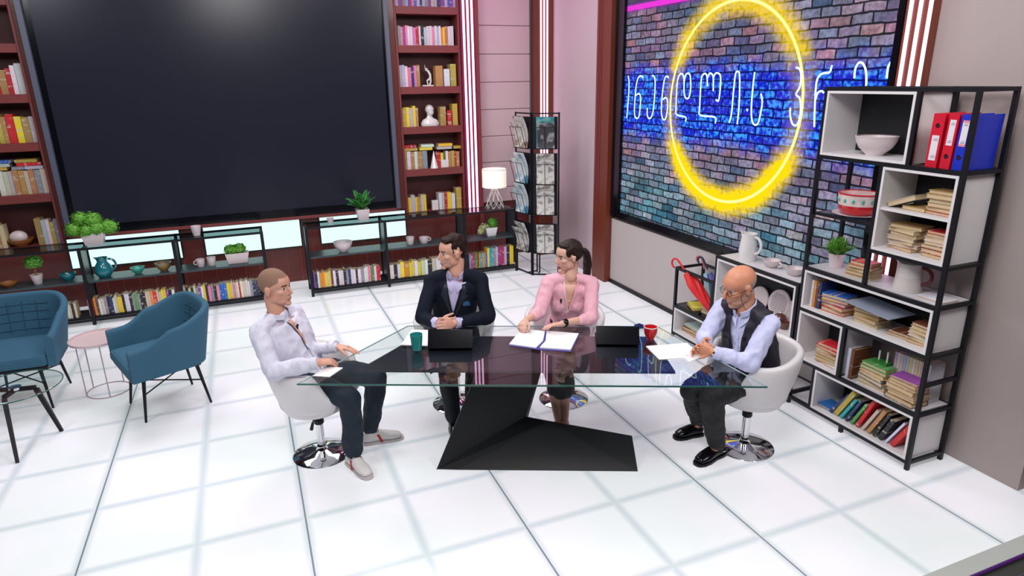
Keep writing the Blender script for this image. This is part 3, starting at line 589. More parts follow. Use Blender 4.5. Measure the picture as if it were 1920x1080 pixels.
# topiary ball
t = empty('potted_topiary', ym(59, MZ), 0, 'small round green ball topiary in a white pot, left end of the middle shelf', 'plant'); pot(t, .035, .058, .10, 'pinkceram')
MB().tube([(0, 0, .085), (0, 0, .17)], .008).build('stem', 'woodb', t); cs = [((0, 0, .23), (.085, .085, .075))]; f = cores(cs).build('foliage', 'leafd', t); leaves(cs, 500, .024, 4).build('leaf_cluster', 'leaf', f)
bowl(ym(119, MZ), .075, .075, 'tealc', 'teal glazed bowl beside the topiary, in front of the mahogany wall')
bowl(ym(3, MZ), .075, .05, 'woodb', 'wooden dish at the left edge on the middle shelf')
jug(ym(189, MZ), .088, .21, 'tealc', 'round-bellied teal glazed jug on the middle shelf')
bowl(ym(253, MZ), .068, .065, 'tealg', 'small green bowl between the teal jug and the striped bowl')
b_ = bowl(ym(303, MZ), .080, .085, mat('striped_glaze', (.30, .17, .06), .35, cvar=.7, bscale=25, stretch=(.2, .2, 3)), 'brown bowl with blue rim on the middle shelf', mat2='tealc')
cup(ym(374, MZ), .047, .085, 'pinkceram', 'white cup with handle on the left, middle shelf', .028, math.pi); cup(ym(395, MZ), .048, .095, 'pinkceram', 'tapered white cup without handle beside the handled cup')
cup(ym(369, TZ, 440), .050, .105, 'pinkceram', 'white tumbler on the glass top between two lit monitors')
t = empty('potted_succulent', ym(445, MZ), 0, 'green succulents in a rectangular white planter on the middle shelf', 'plant'); pot(t, (.20, .10), (.25, .13), .12, 'pinkceram', True)
cs = [((-.06, 0, .155), (.075, .05, .06)), ((.03, 0, .16), (.07, .05, .06))]; f = cores(cs).build('foliage', 'leafd', t); leaves(cs, 420, .04, 5).build('leaf_cluster', 'leaf', f)
cup(ym(619, TZ, 410), .040, .065, 'pinkceram', 'tiny square-looking white cup on the glass top left of the fern')
t = empty('potted_fern', ym(680, TZ, 400), 0, 'dark green fern with arching fronds in a pale square pot on the glass top', 'plant'); pot(t, (.11, .11), (.15, .15), .14, 'pinkceram', True)
fr = MB(); r_ = random.Random(5)
for k in range(17):
    a = 2*math.pi*k/17+r_.uniform(-.2, .2); Lf = r_.uniform(.17, .27); el = r_.uniform(.7, 1.35); 
    P = []
    for i in range(8):
        s = i/7; rr = Lf*s*math.cos(el)*1.1; zz = .12+Lf*(s*math.sin(el)*1.35-.42*s*s); P.append(V((rr*math.cos(a), rr*math.sin(a), zz)))
    for i in range(7):
        d = (P[i+1]-P[i]).normalized(); sd = d.cross(V((0, 0, 1))).normalized(); wd = .045*math.sin(math.pi*(i+1)/8.5)
        for sg in (-1, 1): fr.add([P[i], P[i]+sd*sg*wd+d*.02-V((0, 0, .006)), P[i]+sd*sg*wd*.8+d*.045, P[i+1]], [(0, 1, 2, 3)])
fr.build('fronds', 'leafd', t, solid=.002)
bowl(ym(645, MZ), .112, .115, 'pinkceram', 'big round white bowl on the middle shelf below the fern', foot=.4)
cup(ym(771, MZ), .052, .095, 'pinkceram', 'tapered white cup left of the suited man'); cup(ym(797, MZ), .062, .075, 'pinkceram', 'wide white cup with handle just left of the suited man', .03)
t = empty('potted_plant', ym(921, MZ), 0, 'white pot with trailing pale and green leaves above the colourful books', 'plant'); pot(t, (.11, .09), (.16, .11), .115, 'ceram', True)
cs = [((.03, 0, .17), (.06, .05, .065))]; cs2 = [((-.10, -.03, .13), (.06, .04, .05)), ((-.15, -.04, .08), (.04, .03, .04))]
f = cores(cs).build('foliage', 'leafd', t); leaves(cs, 260, .035, 6).build('leaf_cluster', 'leaf', f); leaves(cs2, 110, .04, 8).build('trailing_leaves', 'leafp', t, solid=.002)
# egg in wooden bowl
lxp = ay(38, 450, YW+.1).x
bowl((lxp, YW+.11, ZL+.013), .125, .075, 'woodb', 'carved brown wooden bowl in the left bookcase, holding an egg')
MB().ball((lxp-.01, YW+.11, ZL+.013+.095), (.085, .07, .072), 20, 14).build('egg', 'pinkceram'); tag(col.objects[-1], 'large white egg resting in the brown wooden bowl', 'egg')
# bust
bxp = ay(807, 230, YW+.1).x
t = empty('bust', (bxp, YW+.12, 1.852), 0, 'white plaster bust with a bald head in the right bookcase', 'sculpture')
b = MB().lathe([(.12, 0), (.125, .03), (.095, .075), (.045, .10), (.033, .13), (.036, .15)], n=20); b.v = [(v[0], v[1]*.6, v[2]) for v in b.v]; b.build('shoulders', 'ceram', t, smooth=60)
h_ = MB().ball((0, 0, .205), (.056, .062, .062), 18, 12).ball((.012, -.028, .172), (.038, .035, .042), 14, 9).tube([(.014, -.062, .20), (.02, -.078, .178)], [.007, .011], 8).ball((-.0, .0, .15), (.036, .036, .04)).ball((.012, -.055, .215), (.036, .012, .008)); h_.build('head', 'ceram', t, smooth=60)
# dancer
dxp = ay(804, 160, YW+.1).x
t = empty('figurine', (dxp, YW+.12, 2.342), 0, 'white dancer figurine arching on a flat base in the right bookcase', 'sculpture')
MB().bb((-.085, -.04, 0), (.06, .04, .018)).build('plinth', 'ceram', t, smooth=0, bevel=.004)
MB().tube([(.02, 0, .018), (.035, 0, .06), (.028, 0, .10), (.03, 0, .14), (.01, 0, .18), (-.01, 0, .205)], [.012, .013, .019, .016, .017, .008], 10).tube([(.03, 0, .10), (-.012, 0, .07), (-.005, 0, .018)], [.016, .012, .008], 8).tube([(0, 0, .185), (-.03, 0, .20), (-.035, 0, .26)], [.009, .006, .004], 8).ball((-.012, 0, .212), .014, 12, 8).tube([(.008, 0, .18), (.04, 0, .15), (.03, -.01, .12)], [.008, .006, .005], 8).build('dancer', 'ceram', t, smooth=60)
MB().lathe([(.052, 0), (.002, .22)], (ay(812, 315, YW+.1).x, YW+.035, 1.311), 28).build('cone_ornament', 'ceram', smooth=30); tag(col.objects[-1], 'white cone on the fifth shelf of the right bookcase', 'ornament')
MB().box((ay(832, 315, YW+.1).x, YW+.05, 1.311+.05), (.10, .05, .10)).build('block', 'ceram', smooth=0, bevel=.003); tag(col.objects[-1], 'white cube beside the white cone', 'ornament')
MB().box((ay(815, 395, YW+.1).x, YW+.07, ZL+.014+.065), (.085, .05, .13)).build('block', 'ceram', smooth=0, bevel=.003); tag(col.objects[-1], 'small white block on the bottom shelf of the right bookcase', 'ornament')
# table lamp on the right end of the glass top
lp = ay(928, 390, YF+.16); t = empty('table_lamp', (lp.x, YF+.16, TZ), 0, 'lit table lamp with white drum shade and crossed wire base beside the pink wall', 'lamp')
sh = bpy.data.materials.new('lampshade'); sh.use_nodes = True; N, L = nt(sh); b = N['Principled BSDF']; b.inputs['Base Color'].default_value = (.85, .80, .74, 1); b.inputs['Emission Color'].default_value = (1, .86, .72, 1); b.inputs['Emission Strength'].default_value = .55
MB().lathe([(.155, .27), (.155, .50), (.152, .50), (.152, .27)], n=36, caps=False).build('lamp_shade', sh, t, smooth=50)
MB().lathe([(.156, .268), (.157, .276), (.151, .276), (.151, .268)], n=36, caps=False).lathe([(.156, .494), (.157, .502), (.151, .502), (.151, .494)], n=36, caps=False).build('shade_trim', 'ceram', t)
wr = MB()
for k in range(9):
    a = 2*math.pi*k/9
    wr.tube([(.12*math.cos(a), .12*math.sin(a), .004), (.10*math.cos(a+.7), .10*math.sin(a+.7), .11), (.03*math.cos(a+1.5), .03*math.sin(a+1.5), .26)], .0028, 5)
    wr.tube([(.12*math.cos(a), .12*math.sin(a), .004), (.10*math.cos(a-.7), .10*math.sin(a-.7), .11), (.03*math.cos(a-1.5), .03*math.sin(a-1.5), .26)], .0028, 5)
wr.build('wire_base', 'ceram', t); MB().ball((0, 0, .37), .035).build('bulb', emit('bulb', (1, .8, .55), 9), t); MB().tube([(0, 0, .25), (0, 0, .335)], .014, 10).build('bulb_holder', 'ceram', t)
# ================================================================ MAGAZINE RACK
rC, rL, rR = az(998, 516), az(970, 505), az(1047, 517)
RH = 2.03
t0 = empty('magazine_rack', rC, 0, 'tall black folding magazine rack with two wings of pockets, right of the lamp', 'magazine rack')
magm = []
for i, (a_, b_, c_) in enumerate([((.62, .60, .57), (.30, .20, .15), 9), ((.60, .66, .70), (.12, .30, .45), 7), ((.03, .03, .04), (.35, .35, .35), 7), ((.03, .30, .38), (.25, .55, .5), 7), ((.66, .64, .61), (.25, .23, .22), 14)]):
    m = bpy.data.materials.new('magazine_print'); m.use_nodes = True; N, L = nt(m); b = N['Principled BSDF']; b.inputs['Roughness'].default_value = .4
    tc = N.new('ShaderNodeTexCoord'); nz = N.new('ShaderNodeTexNoise'); nz.inputs['Scale'].default_value = c_; nz.inputs['Detail'].default_value = 2; L.new(tc.outputs['Object'], nz.inputs['Vector'])
    rp = N.new('ShaderNodeValToRGB'); rp.color_ramp.elements[0].position = .5; rp.color_ramp.elements[0].color = (*a_, 1); rp.color_ramp.elements[1].position = .6; rp.color_ramp.elements[1].color = (*b_, 1)
    L.new(nz.outputs['Fac'], rp.inputs[0]); L.new(rp.outputs[0], b.inputs['Base Color']); magm.append(m)
for wi, (E_, nmx) in enumerate(((rL, 'left'), (rR, 'right'))):
    d = (E_-rC); Ln = d.length; u = d.normalized(); n_ = V((-u.y, u.x, 0)); 
    if n_.dot(V((0, -1, 0))) < 0: n_ = -n_
    if wi == 0: n_ = V((-1, -.1, 0)) - u*V((-1, -.1, 0)).dot(u); n_.normalize()
    w_ = Ln
    def Q(s, o, z): return rC + u*s + n_*o + V((0, 0, z))
    fr = MB()
    for s in (.012, w_-.005): fr.tube([Q(s, 0, 0), Q(s, 0, RH)], .011, 4)
    fr.tube([Q(.012, 0, .015), Q(w_-.005, 0, .015)], .011, 4).tube([Q(.012, 0, RH-.012), Q(w_-.005, 0, RH-.012)], .011, 4); fr.build('wing_frame', 'black', t0, world=True, smooth=0)
    dep_ = .16
    MB().tube([Q(w_*.25, -.14, .0), Q(w_*.25, -.14, .30), ], .010, 4).tube([Q(w_*.25, -.14, .02), Q(w_*.25, 0, .02)], .009, 4).build('rear_foot', 'black', t0, world=True, smooth=0)
    for k in range(4):
        zb = [.30, .79, 1.17, 1.60][k] if True else 0; ht = .40
        b = MB(); b.prism([Q(.02, .0, zb), Q(w_-.02, .0, zb), Q(w_-.02, .0, zb+ht*.95), Q(.02, .0, zb+ht*.95)], n_*.006)
        b.prism([Q(.02, .012, zb), Q(w_-.02, .012, zb), Q(w_-.02, .05, zb), Q(.02, .05, zb)], V((0, 0, .008)))
        b.build('pocket_back', 'black', t0, world=True, smooth=0)
        wires = MB()
        for s in (.05, w_*.5, w_-.05): wires.tube([Q(s, .05, zb+.004), Q(s, .12, zb+.26)], .004, 5)
        wires.tube([Q(.04, .12, zb+.26), Q(w_-.04, .12, zb+.26)], .004, 5); wires.build('pocket_wire', 'black', t0, world=True)
        for j in range(2):
            mm = magm[[4, 1, 1, 0][k] if wi == 0 else [4, 4, 4, 2][k]]; 
            if wi == 1 and k == 3 and j == 0: mm = magm[3]
            if wi == 0 and k == 3: mm = magm[0]
            hh = .30 if j else .37; of = .030+j*.022; zz = zb+.012
            s0 = .062+.012*j; s1 = w_-.060+.008*j; b = MB(); P_ = []
            ns = 5
            for q in range(ns+1):
                zq = hh*q/ns; bend = of+.30*zq*(.75 if j else .55)-.04*math.sin(math.pi*q/ns); P_.append((bend, zz+zq))
            vs = []
            for (o_, zq) in P_: vs += [Q(s0, o_, zq), Q(s1, o_, zq)]
            for (o_, zq) in P_: vs += [Q(s0, o_-.012, zq), Q(s1, o_-.012, zq)]
            m_ = 2*(ns+1); fs = []
            for q in range(ns): a0 = 2*q; fs += [(a0, a0+1, a0+3, a0+2), (m_+a0+1, m_+a0, m_+a0+2, m_+a0+3), (a0+1, m_+a0+1, m_+a0+3, a0+3), (m_+a0, a0, a0+2, m_+a0+2)]
            fs += [(m_, m_+1, 1, 0), (m_-2, m_-1, 2*m_-1, 2*m_-2)]
            mo = MB().add(vs, fs).build('magazine', mm, smooth=30)
            tag(mo, '%s magazine in the %s pocket of the rack\'s %s wing' % (['rear', 'front'][j], ['lowest', 'second lowest', 'second highest', 'top'][k], nmx), 'magazine', 'magazines in the rack')
# ================================================================ ARMCHAIRS, SMALL TABLES (left)
def ushell(path, zt_, zb_, th, n=40, m=8, lean=None, taper=None):
    """wall along plan curve path(t), t in 0..1; height zb..zt; returns MB (closed, rounded rim)"""
    b = MB(); vs = []; rings = []
    for i in range(n+1):
        t_ = i/n; p = V((*path(t_), 0)); q = V((*path(min(1, t_+.01)), 0))-V((*path(max(0, t_-.01)), 0)); q.normalize(); nrm = V((q.y, -q.x, 0))
        a, c = zb_(t_), zt_(t_); sec = []
        for j in range(m+1):
            s = j/m; z = a+(c-a)*s; off = (lean(t_, s) if lean else 0); sec.append(p+nrm*(off+th/2)+V((0, 0, z)))
        for k in range(1, 4):
            an = math.pi*k/4; z = c+th*.5*math.sin(an); off = (lean(t_, 1) if lean else 0); sec.append(p+nrm*(off+th/2*math.cos(an))+V((0, 0, z)))
        for j in range(m, -1, -1):
            s = j/m; z = a+(c-a)*s; off = (lean(t_, s) if lean else 0); sec.append(p+nrm*(off-th/2)+V((0, 0, z)))
        rings.append(sec)
    K = len(rings[0]); fs = []
    for r_ in rings: vs += r_
    for i in range(n):
        for k in range(K): fs.append((i*K+k, (i+1)*K+k, (i+1)*K+(k+1) % K, i*K+(k+1) % K))
    fs.append(tuple(range(K))); fs.append(tuple(n*K+k for k in range(K-1, -1, -1)))
    return b.add(vs, fs)
def sstep(x, a, b): x = max(0, min(1, (x-a)/(b-a))); return x*x*(3-2*x)
def armchair(name, loc, rz, label):
    t = empty(name, loc, rz, label, 'armchair', 'blue felt armchairs')
    W2, D2 = .29, .27
    def path(t_):     # from right front round the back to left front; front = -y
        a = (t_-.5)*2; s = abs(a); sg = 1 if a > 0 else -1
        # superellipse-ish U
        th = min(1, s/.5)*math.pi/2
        if s <= .5: return (sg*-1*W2*math.sin(th)**.62 if th > 0 else 0, D2*max(0, math.cos(th))**.55)
        return (-sg*W2*(1+.06*(s-.5)), -(s-.5)/.5*D2*1.05)
    def zt_(t_):
        s = abs(t_-.5)*2; return .595+.19*(1-sstep(s, .14, .80))-.015*sstep(s, .6, 1)
    lean = lambda t_, s: (.07*(1-sstep(abs(t_-.5)*2, .2, .8))+.012)*(s-.2)
    b = ushell(path, zt_, lambda t_: .365, .056, 52, 8, lean); b.build('shell', 'bluefab', t, smooth=60)
    sc = MB(); P = [(-W2+.02, -D2-.03), (W2-.02, -D2-.03), (W2-.015, D2-.06), (.15, D2-.01), (-.15, D2-.01), (-W2+.015, D2-.06)]
    sc.prism([(x, y, .37) for x, y in P], (0, 0, .095)); sc.build('seat', 'bluefab', t, smooth=0, bevel=.03)
    MB().prism([(x*.96, y*.94, .35) for x, y in P], (0, 0, .019)).build('seat_base', 'black', t, smooth=0)
    yq = lambda x, z: .27+.082*((z-.365)/.42-.2)-.0300-.021*(abs(x)/.19)**2.5
    q = MB()
    for zz in (.52, .59, .66, .72): q.tube([(x, yq(x, zz), zz) for x in [-.19+.38*k/12 for k in range(13)]], .0035, 5)
    for xx in (-.10, .0, .10): q.tube([(xx, yq(xx, zz), zz) for zz in (.50, .6, .68, .745)], .0035, 5)
    q.build('quilting_seam', mat('seam_blue', (.022, .082, .145), .9) if 'seam_blue' not in bpy.data.materials else bpy.data.materials['seam_blue'], t)
    ft = {'a': (-.215, -.235), 'b': (.215, -.235), 'c': (-.225, .235), 'd': (.225, .235)}
    for k, (x, y) in ft.items(): MB().tube([(x*.80, y*.78, .355), (x, y, 0)], [.015, .0085], 10).build('leg', 'black', t)
    MB().tube([(-.215*.87, -.235*.86, .20), (.225*.87, .235*.86, .20)], .006, 6).tube([(.215*.87, -.235*.86, .205), (-.225*.87, .235*.86, .205)], .006, 6).build('stretcher', 'black', t)
    return t
f2 = V((-1.006, 5.269)); r2_ = V((-.58, 5.43)); c2 = (f2+r2_)/2; d2 = (f2-r2_).normalized()
armchair('armchair', (c2.x, c2.y, 0), math.atan2(d2.y, d2.x)+math.pi/2, 'blue felt armchair on black legs, right of the small pink round table')
armchair('armchair', (-1.85, 5.87, 0), -.04, 'blue felt armchair with quilted back at the left edge, facing the camera')
# pink wire side table
tz = .455; tc_ = V((-1.285, 5.80, 0))
t = empty('side_table', tc_, 0, 'small round pink side table on thin wire legs between two blue armchairs', 'table')
M['pinkm'] = mat('pink_lacquer', (.66, .50, .52), .35); M['wire'] = mat('pink_wire', (.45, .36, .38), .4)
MB().lathe([(.200, 0), (.207, .004), (.207, .022), (.202, .022), (.201, .008), (.0, .008)], (0, 0, tz), 40, caps=False).build('tabletop', 'pinkm', t, smooth=40)
fts = [V((-1.451, 5.758, 0)), V((-1.24, 5.564, 0)), V((-1.20, 5.93, 0)), V((-1.42, 5.90, 0))]
for p in fts: 
    q = p-tc_; q = q.normalized()*.16; MB().tube([(q.x, q.y, .004), (q.x, q.y, tz)], .0045, 6).build('leg', 'wire', t)
ring = [(.16*math.cos(a), .16*math.sin(a), .006) for a in [2*math.pi*k/32 for k in range(32)]]
MB().tube(ring, .0045, 6, closed=True).build('base_ring', 'wire', t)
# glass coffee table, left edge
ctr = V((-1.70, 5.16, 0)); R_ = .285
t = empty('coffee_table', ctr, 0, 'round glass coffee table on splayed black legs at the left edge', 'table')
MB().lathe([(R_-.003, .40), (R_, .404), (R_, .409), (R_-.003, .412)], n=48).build('tabletop', 'glass', t, smooth=30)
MB().tube([(R_*math.cos(a), R_*math.sin(a), .406) for a in [2*math.pi*k/48 for k in range(48)]], .004, 5, closed=True).build('glass_rim', 'glassedge', t)
hub = az(2, 752, .37)-ctr
for (kx, ky), (fx, fy) in [((68, 729), (116, 808)), ((8, 748), (33, 868))]:
    k_ = az(kx, ky, .375)-ctr; f_ = az(fx, fy, 0)-ctr
    MB().tube([k_, f_], [.021, .015], 4).build('leg', 'black', t, smooth=0); MB().tube([k_+V((0, 0, .012)), (0, 0, .385)], .018, 4).build('cross_bar', 'black', t, smooth=0)
MB().tube([(-.15, .05, .375), (-.27, .10, 0)], [.021, .015], 4).build('leg', 'black', t, smooth=0); MB().tube([(-.15, .05, .387), (0, 0, .385)], .018, 4).build('cross_bar', 'black', t, smooth=0)
MB().lathe([(.04, 0), (.04, .018)], (0, 0, .388), 20).build('hub', 'chrome', t)
# ================================================================ WHITE SWIVEL TUB CHAIRS
def tub(loc, rz, label, base_xy=None):
    t = empty('swivel_chair', loc, rz, label, 'chair', 'white swivel tub chairs')   # front = -y
    def path(t_):
        a = (t_-.5)*2*2.55; return (-.272*math.sin(a), .262*math.cos(a)+.0)
    def zt_(t_): s = abs(t_-.5)*2; return .735-.05*sstep(s, .25, .7)-.20*sstep(s, .80, 1.0)
    lean = lambda t_, s: -.085*(1-s)**1.6+.008*s
    ushell(path, zt_, lambda t_: .37, .05, 56, 9, lean).build('shell', 'wleather', t, smooth=60)
    MB().lathe([(.03, .335), (.16, .345), (.20, .372), (.20, .40)], n=36).build('underside', 'wleather', t, smooth=60)
    MB().lathe([(.18, .395), (.232, .41), (.238, .45), (.22, .475), (.12, .487), (.0, .489)], n=36, caps=False).build('seat_cushion', 'wleather', t, smooth=60)
    MB().lathe([(.192, 0), (.194, .006), (.186, .012), (.10, .026), (.04, .040), (.030, .06), (.030, .065)], n=44).build('base_disc', 'chrome', t, smooth=50)
    MB().lathe([(.027, .06), (.027, .23), (.017, .235), (.017, .335)], n=20).build('gas_column', 'chrome', t, smooth=30)
    MB().lathe([(.032, .235), (.034, .24), (.032, .262), (.02, .27)], n=20).build('column_collar', 'black', t, smooth=30)
    MB().tube([(-.03, 0, .325), (-.15, -.05, .318)], .005, 6).tube([(-.15, -.05, .318), (-.20, -.07, .305)], [.009, .012], 8).build('height_lever', 'black', t)
    return t
def facing(dx, dy): return math.atan2(dy, dx)+math.pi/2
tub((.235, 4.095, 0), facing(.75, -.55), 'white swivel tub chair under the young man in the pale shirt')
tub((1.30, 4.42, 0), facing(-.25, -.97), 'white swivel tub chair under the man in the dark suit')
tub((2.09, 4.15, 0), facing(-.45, -.9), 'white swivel tub chair under the woman in the pink blouse')
tub((2.90, 3.03, 0), facing(-.93, .2), 'white swivel tub chair under the bald man in the vest')
# ================================================================ GLASS TABLE
ca, sa = .9088, .4172
def tw(u, v, z): return V((ca*u+sa*v, -sa*u+ca*v, z))
t0 = empty('studio_desk', tw(-.08, 3.8, 0), 0, 'long angular clear glass table with a black inset on a black faceted base', 'table')
gp = [(-1.417, 3.352), (1.256, 3.352), (.80, 4.29), (-.954, 4.29)]
MB().prism([tw(u, v, .738) for u, v in gp], (0, 0, .012)).build('glass_top', 'glass', t0, world=True, smooth=0)
ge = MB(); P = [tw(u, v, .747) for u, v in gp]
for i in range(4):
    a, b = P[i], P[(i+1) % 4]; d = (b-a).normalized(); ge = MB().tube([a+d*.002, b-d*.002], .0052 if i == 0 else .004, 4); ge.build('glass_edge', 'glassedge' if i == 0 else mat('pale_glass_edge', (.30, .42, .43), .2), t0, world=True, smooth=0)
bp = [(-1.11, 3.543), (.76, 3.543), (.80, 4.12), (-.72, 4.12)]
a1 = az(672, 694, .73); a2 = az(754, 647, .73); bdir = (a2-a1).normalized(); 
def uv(p): return (ca*p.x-sa*p.y, sa*p.x+ca*p.y)
u1, v1 = uv(a1); u2, v2 = uv(a1+bdir*(.43/(.5*(1.4)))); 
sl = (uv(a2)[0]-u1)/(uv(a2)[1]-v1); bp = [(u1, 3.572), (.79, 3.572), (.74, 4.125), (u1+sl*(4.125-3.572), 4.125)]
MB().prism([tw(u, v, .722) for u, v in bp], (0, 0, .015)).build('black_inset', mat('black_inset', (.012, .013, .020), .25), t0, world=True, smooth=0)
def hull(pts, name, m, parent):
    bm = bmesh.new(); vs = [bm.verts.new(V(p)-parent_loc(parent)) for p in pts]; r = bmesh.ops.convex_hull(bm, input=vs)
    bmesh.ops.delete(bm, geom=list({g_ for g_ in r['geom_interior']+r['geom_unused'] if isinstance(g_, bmesh.types.BMVert)}), context='VERTS')
    bmesh.ops.recalc_face_normals(bm, faces=bm.faces)
    me = bpy.data.meshes.new(name); bm.to_mesh(me); me.materials.append(M[m] if isinstance(m, str) else m); o = bpy.data.objects.new(name, me); col.objects.link(o); o.parent = parent; return o
M['basem'] = mat('black_base', (.006, .0065, .009), .4, spec=.35)
A = az(818, 881); A2 = az(858, 881); B = az(1196, 884); Cc = az(1185, 817, .13); P = az(986, 781, .20)
T1 = az(912, 655, .72); pn = (P-A).cross(T1-A).normalized(); ld = pn.cross(V((0, 0, 1))).normalized(); best = min((abs((lambda q: 960+FPX*(q-C0).dot(cr)/(q-C0).dot(cf))(T1+ld*s_*.01)-1034), s_) for s_ in range(-80, 81)); T2 = T1+ld*best[1]*.01
nb_ = pn if pn.y > 0 else -pn
hull([A, P, T1, T2, T1+V((.06, .12, 0)), T2+V((.0, .10, 0)), A+V((.08, .12, 0)), V((P.x+.01, P.y+.10, 0)), V((P.x, P.y+.02, .10))], 'slanted_leg', 'basem', t0)
hull([A+V((.012, .002, 0)), A2, B, Cc, V((Cc.x, Cc.y, 0)), P, V((P.x, P.y+.06, 0)), az(1028, 790, .19)], 'wedge_foot', 'basem', t0)
# things on the table
TT = .7515
def sheet(pxs, th, name, label, cat, m='paper', z=TT, group=None, parts=None):
    o = MB().prism([az(x, y, z) for x, y in pxs], (0, 0, th)).build(name, m, smooth=0); return tag(o, label, cat, group)
def hexa(pxs, th, z): return [az(x, y, z) for x, y in pxs]
sheet([(752, 647), (772, 619), (838, 620), (822, 650)], .004, 'paper_stack', 'white paper stack beneath the teal tumbler and the clasped hands of the suited man', 'papers')
t = empty('open_folder', az(1018, 637, TT), 0, 'open white folder of papers in front of the woman in pink', 'papers')
MB().prism([az(x, y, TT) for x, y in [(955, 646), (978, 618), (1022, 622), (1018, 640), (1005, 653)]], (0, 0, .006)).build('left_page', 'paper', t, world=True, smooth=0)
MB().prism([az(x, y, TT) for x, y in [(1012, 653), (1023, 641), (1025, 622), (1085, 627), (1070, 657)]], (0, 0, .008)).build('right_page', 'paper', t, world=True, smooth=0)
MB().prism([az(x, y, TT-.001) for x, y in [(954, 648), (977, 617), (1087, 625), (1071, 660), (1010, 656)]], (0, 0, .0009)).build('folder_cover', mat('folder_blue', (.05, .04, .25), .4), t, world=True, smooth=0)
sheet([(1211, 650), (1288, 644), (1317, 669), (1292, 680), (1283, 672), (1236, 675)], .005, 'paper_stack', 'white papers in front of the bald man', 'papers')
sheet([(587, 705), (612, 688), (643, 690), (618, 707)], .003, 'paper_sheet', 'small white sheet under the hands of the young man in the pale shirt', 'papers')
def laptop(bl, br, tl, tr, label):
    a, b = az(*bl, TT), az(*br, TT); u = (b-a).normalized(); wd = (b-a).length; back = V((-u.y, u.x, 0))
    c = (a+b)/2; ht = .15
    lo, hi = .02, .5
    for _ in range(30):
        ht = (lo+hi)/2; q = (c-back*-.06*ht/.2)+V((0, 0, ht)); d = q-C0; yy = 540+FPX*d.dot(cd)/d.dot(cf)
        if yy > (tl[1]+tr[1])/2: lo = ht
        else: hi = ht
    t = empty('laptop', c, math.atan2(u.y, u.x), label, 'laptop', 'black laptops on the glass table')
    h = wd/2
    MB().prism([(-h, 0, .010), (h, 0, .010), (h, .018, .008), (-h, .018, .008)], (0, .06, ht*1.0)).build('lid', 'blackgl', t, smooth=0)
    MB().bb((-h, .02, 0), (h, .02+.19, .010)).build('keyboard_deck', 'black', t, smooth=0)
    MB().bb((-h+.02, .05, .0101), (h-.02, .13, .0125)).build('keys', 'blackgl', t, smooth=0)
laptop((802, 656), (885, 655), (793, 625), (880, 623), 'open black laptop in front of the suited man, beside the teal tumbler')
laptop((1118, 648), (1199, 649), (1122, 619), (1204, 618), 'open black laptop to the right of the open folder')
p = az(782, 655, TT+.005); cup((p.x, p.y, TT+.0045), .041, .105, mat('teal_plastic', (.02, .25, .25), .2, coat=.3), 'teal tumbler on white papers beside the laptop', name='tumbler', cat='tumbler', taper=.72)
p = az(1219, 636, TT); cup((p.x, p.y, TT), .046, .088, 'redc', 'red cup with a white inside on the table, right of the second laptop', .0, 0, taper=.5)
MB().lathe([(.047, 0), (.047, .004), (.0425, .004), (.0425, 0)], (p.x, p.y, TT+.087), 28, caps=False).build('rim', 'ceram', [o for o in col.objects if o.get('label', '').startswith('red cup')][0], world=True)
p = az(1198, 616, TT); MB().tube([p+V((-.03, .01, .014)), p+V((.0, .0, .018)), p+V((.035, -.012, .013))], [(.016, .012), (.022, .014), (.012, .010)], 10).build('glasses_case', mat('navy_case', (.01, .015, .12), .4)); tag(col.objects[-1], 'small dark blue case between the second laptop and red cup', 'case')
# ================================================================ RIGHT-HAND SHELVING (black frame, white boxes)
XF, XB = 3.65, 3.955
M['greyboard'] = mat('grey_board', (.55, .53, .56), .5)
def rshelf_frame(name, y0, y1, posts_f, posts_b, rails, label, ztop):
    t = empty(name, ((XF+XB)/2, (y0+y1)/2, 0), 0, label, 'shelf unit'); o = V(((XF+XB)/2, (y0+y1)/2, 0)); r = .012
    for (y, za, zb_) in posts_f: MB().bb((XF-o.x-r, y-o.y-r, za), (XF-o.x+r, y-o.y+r, zb_)).build('post', 'black', t, smooth=0)
    for (y, za, zb_) in posts_b: MB().bb((XB-o.x-r, y-o.y-r, za), (XB-o.x+r, y-o.y+r, zb_)).build('post', 'black', t, smooth=0)
    for (z, ya, yb, ends) in rails:
        for X in ((XF, XB) if z != .585 else ()): MB().bb((X-o.x-r*.95, ya-o.y+r, z-r), (X-o.x+r*.95, yb-o.y-r, z+r)).build('rail', 'black', t, smooth=0)
        for y in ends: MB().bb((XF-o.x+r, y-o.y-r*.95, z-r*.9), (XB-o.x-r, y-o.y+r*.95, z+r*.9)).build('rail', 'black', t, smooth=0)
    return t, o
def wbox(t, o, y0, y1, z0, z1, back='dark', div=None):
    th = .016; x0, x1 = XF-o.x-.013, XB-o.x+.0; y0 -= o.y; y1 -= o.y; b = MB()
    b.bb((x0, y0, z0), (x1, y1, z0+th)).bb((x0, y0, z1-th), (x1, y1, z1)).bb((x0, y0, z0+th), (x1, y0+th, z1-th)).bb((x0, y1-th, z0+th), (x1, y1, z1-th))
    bx_ = b.build('white_box', 'white', t, smooth=0)
    if back: MB().bb((x1-.014, y0+th, z0+th), (x1-.006, y1-th, z1-th)).build('back_board', back, bx_, smooth=0)
    if div: MB().bb((x0+.01, y0+th, div-.008), (x1-.015, y1-th, div+.008)).build('divider', 'white', bx_, smooth=0)
ZR = [.052, .385, .775, 1.085, 1.33, 1.49, 1.87, 2.315]
